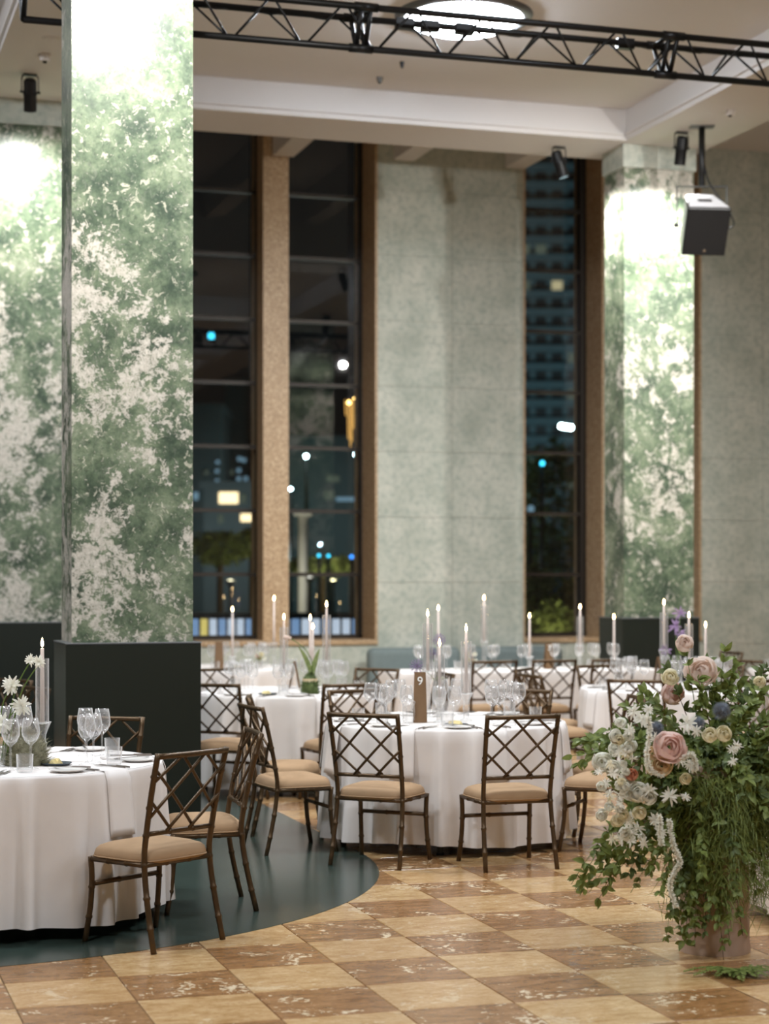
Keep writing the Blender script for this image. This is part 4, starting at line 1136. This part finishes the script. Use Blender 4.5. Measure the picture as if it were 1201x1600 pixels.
# loudspeaker
SD = 18.85; so = atx(1096, SD, ZC)
sp = thing('loudspeaker', 'black loudspeaker hanging from a ceiling pole at the upper right', 'loudspeaker', so, -TH)
zy = (EYE-(291-HZ)/F*SD)-ZC
MB().box(-.12, .12, -.06, .06, -.012, 0).build('ceiling_plate', 'grey_metal', sp)
MB().tube([(0, 0, 0), (0, 0, zy)], [.032]*2, 10).build('pole', 'blackmetal', sp, True)
mpp = SD/F
hw = 39*mpp
MB().box(-hw, hw, -.02, .02, zy-.012, zy).box(-hw-.004, -hw+.006, -.025, .025, zy-.40, zy).box(hw-.006, hw+.004, -.025, .025, zy-.40, zy).build('yoke', 'blackmetal', sp)
zc = (EYE-(352-HZ)/F*SD)-ZC
m = T3(0, 0, zc) @ R3(0, 0, .10) @ R3(radians(30))
W0, Hh = 35*mpp, .25
b = MB().add([(-W0, -.20, -Hh), (W0, -.20, -Hh), (W0, -.20, Hh), (-W0, -.20, Hh), (-W0*.66, .22, -Hh*.96), (W0*.66, .22, -Hh*.96), (W0*.66, .22, Hh*.96), (-W0*.66, .22, Hh*.96)],
             [(0, 1, 2, 3), (5, 4, 7, 6), (1, 5, 6, 2), (4, 0, 3, 7), (3, 2, 6, 7), (4, 5, 1, 0)]).xform(m)
bevel(b.build('cabinet', 'blackmetal', sp), .015)
MB().box(-W0+.015, W0-.015, -.212, -.198, -Hh+.015, Hh-.015).xform(m).build('grille', 'blackmetal', sp)
MB().lathe([(0, .004), (.016, .004), (.016, 0)], 14).xform(m @ T3(0, -.212, -Hh+.06) @ R3(pi/2)).build('badge', 'steel', sp)
b = MB().add([(-W0+.02, -.18, 0), (W0-.02, -.18, 0), (W0*.66-.02, .2, 0), (-W0*.66+.02, .2, 0)], [(0, 1, 2, 3)]).xform(m @ T3(0, 0, Hh+.003))
b.build('lit_top', 'speaker_lit_top', sp)  # pale sheet: light falling on the black cabinet top, put into the colour
MB().box(-.07, .07, -.02, .05, Hh, Hh+.006).xform(m).build('handle_recess', 'blackmetal', sp)
MB().tube(smooth_path([(.02, 0, zy+.25), (.06, -.03, zy+.05), (.16, -.05, zy-.12), (.27, 0, zy-.25), (.33, .05, zy-.38), (.24, .12, zy-.42)], 6), .009, 6).build('cable', 'blackmetal', sp, True)
MB().tube([(-hw-.03, 0, zc), (-hw+.02, 0, zc)], .02, 8).build('yoke_knob', 'blackmetal', sp, True)
# detectors and sprinklers
def puck(p, r, hgt, mat, name, label, cat):
    t = thing(name, label, cat, p)
    MB().lathe([(r, 0), (r, -hgt*.4), (r*.8, -hgt*.55), (r*.75, -hgt), (0, -hgt)], 20).build('housing', mat, t, True, sharp=.6)
    MB().lathe([(r*.35, -hgt), (r*.3, -hgt*1.25), (0, -hgt*1.3)], 12).build('sensor', 'blackmetal' if cat != 'speaker' else mat, t, True)
puck(atx(70, 16.25, ZC), .055, .06, 'ceil', 'smoke_detector', 'small white smoke detector on the beam left of the near column', 'smoke detector')
puck(atx(80, 15.77, ZC), .085, .012, 'ceil', 'ceiling_speaker', 'flat round white ceiling speaker above the smoke detector', 'speaker')
puck(atx(1140, 18.2, ZC), .055, .05, 'ceil', 'smoke_detector', 'small white smoke detector right of the loudspeaker pole', 'smoke detector')
puck(atx(628, 17.65, ZR), .022, .05, 'blackmetal', 'sprinkler', 'tiny dark sprinkler head below the truss', 'sprinkler')
puck(atx(593, 18.2, ZR), .03, .05, 'grey_metal', 'sprinkler', 'small pale sprinkler head on the ceiling left of center', 'sprinkler')

# ================================================================== CITY OUTSIDE
st = MB().box(-160, 300, VG+1.2, 420, -3.2, -3.0).build('street', 'asphalt'); struct(st, 'dark street outside the windows')
terr = MB().box(-20, 40, VG+.35, 34, -.5, -.35).build('terrace', 'asphalt'); struct(terr, 'dark terrace outside')
# apartment tower seen through the right window
TD = 300.0
t = thing('apartment_tower', 'pale blue apartment tower seen through the right window', 'building', (at(870, 900, TD).x, at(870, 900, TD).y, -3), -TH)
tw = 13.0; th_ = 96.0
MB().box(-tw, tw, 0, 25, 0, th_).build('wall', 'tower', t)
fl = 2.9; nfl = int(th_/fl)
slab = MB().box(-tw-.3, tw+.3, -1.3, .1, -.15, .95).mesh('balcony', False); slab.materials.append(M['tower'])
wn = MB().box(-.85, .85, -.1, .05, -.75, .75).mesh('tower_window', False)
for r in range(2, nfl):
    z = r*fl; link('balcony', slab, t, (0, 0, z))
    for c in range(9):
        me = wn.copy(); rr = ar.random()
        me.materials.append(M['win_tower' if (r, c) in ((19, 6), (17, 4)) else 'tower_dark' if rr < .88 else 'win_dim'])
        link('tower_window', me, t, (-10.4+c*2.6, -.03, z+1.85))
l = bpy.data.lights.new('added_flood_light', 'SPOT'); l.energy = 85000; l.color = (.68, .92, 1.0); l.spot_size = 1.2; l.spot_blend = .8; l.shadow_soft_size = .4
fp = at(880, 940, 225); tgt = at(865, 470, TD)  # flood lamp added out of view to brighten the tower front
fo = thing('added_flood_lamp', 'added flood lamp, unseen below the right window', 'lamp', (fp.x, fp.y, -3.0))
MB().tube([(0, 0, 0), (0, 0, 2.2)], .06, 8).build('post', 'blackmetal', fo); MB().box(-.25, .25, -.15, .15, 2.2, 2.5).build('head', 'blackmetal', fo)
lo = bpy.data.objects.new('added_flood_light', l); COL.objects.link(lo); lo.parent = fo; lo.location = (0, 0, 2.7)
lo.rotation_euler = (Vector(tgt)-Vector((fp.x, fp.y, -.3))).to_track_quat('-Z', 'Y').to_euler()
# office blocks seen through the left windows
def block(x0, x1, ytop, d, label, lits, mat='night_wall'):
    p = atx((x0+x1)/2, d, -3.0); w = (x1-x0)/2/F*d; hh = EYE-(ytop-HZ)/F*d+3
    t = thing('city_building', label, 'building', p, -TH); MB().box(-w, w, 0, 6, 0, hh).build('wall', mat, t)
    MB().box(-w-.15, w+.15, -.15, 6.15, hh, hh+.3).build('roof', mat, t)
    for (x, y, sx, sy, m_) in lits:
        q = local_px(x, y, d, p); MB().box(q.x-sx/F*d/2, q.x+sx/F*d/2, -.08, .02, q.z-sy/F*d/2, q.z+sy/F*d/2).build('lit_window', m_, t)
block(255, 345, 640, 95, 'dark city block left with small lit windows', [(340, 722, 6, 5, 'win_cool'), (339, 736, 6, 5, 'win_cool'), (322, 738, 6, 5, 'win_dim'), (339, 752, 6, 6, 'win_cool'), (322, 765, 7, 6, 'win_dim'), (306, 775, 8, 12, 'win_cool')])
block(352, 425, 600, 110, 'taller dark city block beside the tan pier with blue windows', [(374, 717, 6, 6, 'win_cool'), (381, 719, 6, 6, 'win_cool'), (373, 735, 6, 6, 'win_cool'), (373, 748, 6, 6, 'win_cool'), (384, 748, 6, 6, 'win_cool'), (373, 757, 6, 6, 'win_cool'), (384, 758, 6, 6, 'win_cool'), (361, 738, 7, 7, 'win_dim'), (330, 525, 8, 8, 'lamp_cyan')])
block(318, 412, 765, 70, 'low building with a bright shop window behind the left window', [(357, 778, 30, 18, 'win_warm'), (380, 779, 8, 14, 'win_dim'), (387, 809, 22, 12, 'win_warm'), (345, 811, 8, 14, 'win_dim')])
block(440, 580, 690, 100, 'dim teal city block behind the second window', [(514, 774, 16, 14, 'win_dim'), (520, 748, 20, 10, 'win_dim'), (540, 780, 30, 6, 'win_cool')], 'night_wall')
# street lamps
def street_lamp(x, y, d, label, mat, r, post=True):
    p = at(x, y, d); t = thing('street_lamp', label, 'street lamp', (p.x, p.y, -3.0), -TH)
    z = p.z+3
    MB().tube([(0, .15, 0), (0, .15, z)], .05, 8).tube([(0, .15, z), (0, 0, z+.05)], .03, 6).build('post', 'blackmetal', t, True)
    rr = r/F*d
    MB().lathe([(0, -rr), (rr*.7, -rr*.7), (rr, 0), (rr*.7, rr*.7), (0, rr)], 12, (0, 0, z)).build('globe', mat, t, True)
street_lamp(478, 713, 48, 'bright white street lamp in the second window, left one', 'lamp_white', 3.5)
street_lamp(556, 710, 52, 'bright white street lamp in the second window, right one', 'lamp_white', 3.5)
street_lamp(454, 764, 60, 'small white street lamp at the edge of the tan pier', 'lamp_white', 2.5)
street_lamp(498, 868, 45, 'cyan light in the second window, left of the pair', 'lamp_cyan', 2.5)
street_lamp(513, 868.5, 45, 'cyan light in the second window, right of the pair', 'lamp_cyan', 2.5)
street_lamp(549, 870, 45, 'blue light low in the second window', 'lamp_blue', 3)
street_lamp(847, 724, 55, 'teal traffic light in the right window', 'lamp_cyan', 4)
street_lamp(829, 795, 50, 'bluish light at the left edge of the right window', 'win_cool', 6)
street_lamp(896, 905, 40, 'small yellow garden lamp in the right window', 'yellow_lit', 4)
p = at(884, 667, 30); t = thing('street_lamp', 'elongated bright white street lamp head in the right window', 'street lamp', (p.x, p.y, -3.0), -TH)
MB().tube([(.25, 0, 0), (.25, 0, p.z+3.05)], .05, 8).build('post', 'blackmetal', t)
bevel(MB().box(-.12, .12, -.06, .06, -.045, .045).xform(T3(0, 0, p.z+3) @ R3(0, .15, 0)).build('head', 'lamp_white', t), .03)
# gold lantern with hanging strands
p = at(549, 625, 36); t = thing('gold_lantern', 'gold hanging lantern with trailing strands outside the second window', 'lantern', (p.x, p.y, -3.0), -TH)
zt = p.z+3
MB().tube([(.16, .3, 0), (.16, .3, zt+.5), (.0, .0, zt+.5)], .04, 8).build('post', 'blackmetal', t)
for (x, z) in ((-.05, -.05), (.08, .03)): MB().lathe([(0, -.05), (.05, 0), (0, .05)], 10, (x, 0, zt+z)).build('globe', 'lamp_gold', t, True)
for (x, L) in ((-.12, .3), (-.07, .75), (-.03, .9), (.0, .8), (.03, .55)): MB().tube([(x, 0, zt), (x+.01, 0, zt-L)], .012, 5).build('strand', 'gold_strand', t)
# backlit bar counter on the terrace
for (xa, xb, lab) in ((296, 398, 'backlit blue white bar counter below the left window'), (452, 566, 'backlit blue white bar counter below the second window')):
    d = 30.0; p = atx((xa+xb)/2, d, -.35); w = (xb-xa)/2/F*d*1.25; t = thing('bar_counter', lab, 'bar counter', p, -TH, 'backlit terrace counters')
    zt = EYE-(964-HZ)/F*d+.35
    MB().box(-w, w, .02, .6, 0, zt).build('body', 'night_wall', t)
    MB().box(-w-.05, w+.05, -.1, .65, zt, zt+.06).build('top', 'night_wall', t)
    npn = 9
    for k in range(npn):
        MB().box(-w+2*w*k/npn+.02, -w+2*w*(k+1)/npn-.02, -.02, .025, .12, zt-.03).build('backlit_panel', 'yellow_lit' if (xa < 300 and k == 2) else 'blue_lit' if k % 3 == 1 else 'white_lit', t)
    MB().box(-w, w, -.03, .03, zt*.5-.012, zt*.5+.012).build('rail', 'night_wall', t)
# shrubs outside
def shrub(x, y, d, rx, rz, label, mat, n=420):
    p = atx(x, d, -3.0); zc_ = EYE-(y-HZ)/F*d+3; t = thing('garden_shrub', label, 'shrub', p, -TH)
    MB().tube([(0, 0, 0), (0, 0, zc_)], .06, 6).build('trunk', 'bark', t)
    b = MB(); a, c = rx/F*d, rz/F*d
    for k in range(n):
        w = ar.uniform(0, 2*pi); e = math.asin(ar.uniform(-1, 1)); q = ar.uniform(.4, 1)**.5
        pp = Vector((a*cos(w)*cos(e)*q, a*sin(w)*cos(e)*q, zc_+c*sin(e)*q))
        lm = leaf_mb(.22*d/40, .1*d/40).xform(T3(*pp) @ R3(ar.uniform(-1, 1), ar.uniform(-1, 1), ar.uniform(0, 6.28))); b.add(lm.v, lm.f)
    b.build('foliage', mat, t, True)
shrub(862, 800, 85, 70, 115, 'tall dark tree before the tower in the right window', 'leaf_dark', 1500)
shrub(838, 935, 34, 22, 60, 'yellow green lit shrub at left of the right window', 'leaf_pale')
shrub(866, 965, 32, 30, 24, 'low yellow green shrub in the right window', 'leaf_pale')
shrub(890, 950, 36, 22, 45, 'dark green shrub at right of the right window', 'leaf')
shrub(345, 855, 45, 45, 26, 'dim green tree low in the left window', 'leaf')
shrub(392, 850, 52, 12, 22, 'dim green tree beside the tan pier', 'leaf')
shrub(505, 883, 50, 60, 10, 'dim low hedge in the second window', 'leaf_pale')
def garden_light(x, y, d, tx, ty, td, e, label, col=(1, .86, .45)):
    p = at(x, y, d); t = thing('garden_lamp', label, 'lamp', (p.x, p.y, -3.0))
    z = p.z+3; MB().tube([(0, 0, 0), (0, 0, z-.1)], .04, 6).build('post', 'blackmetal', t); MB().lathe([(0, -.1), (.1, -.05), (.1, .02), (0, .05)], 10, (0, 0, z-.05)).build('head', 'blackmetal', t)
    l = bpy.data.lights.new('garden_light', 'POINT'); l.energy = e; l.color = col; l.shadow_soft_size = .15
    lo = bpy.data.objects.new('garden_light', l); COL.objects.link(lo); lo.parent = t; lo.location = (0, 0, z+.15)
garden_light(858, 1030, 30.5, 0, 0, 0, 90, 'garden lamp among the shrubs below the right window')
garden_light(360, 905, 42, 0, 0, 0, 60, 'garden lamp under the dim green tree', (1, .9, .6))
garden_light(520, 905, 47.5, 0, 0, 0, 160, 'added garden lamp beside the low hedge in the second window', (1, .9, .5))  # lamp added to brighten the hedge
garden_light(500, 850, 91, 0, 0, 0, 2600, 'added light before the dim teal block in the second window', (.6, .95, 1))  # light added to give the block its teal glow
garden_light(340, 850, 66, 0, 0, 0, 900, 'street lamp before the low shop building in the left window', (.7, .95, 1))
p = atx(473, 44, -3.0); t = thing('lit_pillar', 'pale outdoor pillar low in the second window', 'pillar', p, -TH)
zt = EYE-(806-HZ)/F*44+3
MB().tube([(0, 0, 0), (0, 0, zt)], .11, 12).build('shaft', 'white_print', t, True); MB().box(-.2, .2, -.2, .2, zt, zt+.12).build('cap', 'white_print', t)
garden_light(484, 900, 42.5, 0, 0, 0, 30, 'small lamp at the foot of the pale outdoor pillar', (1, .95, .85))
bpy.context.view_layer.update()
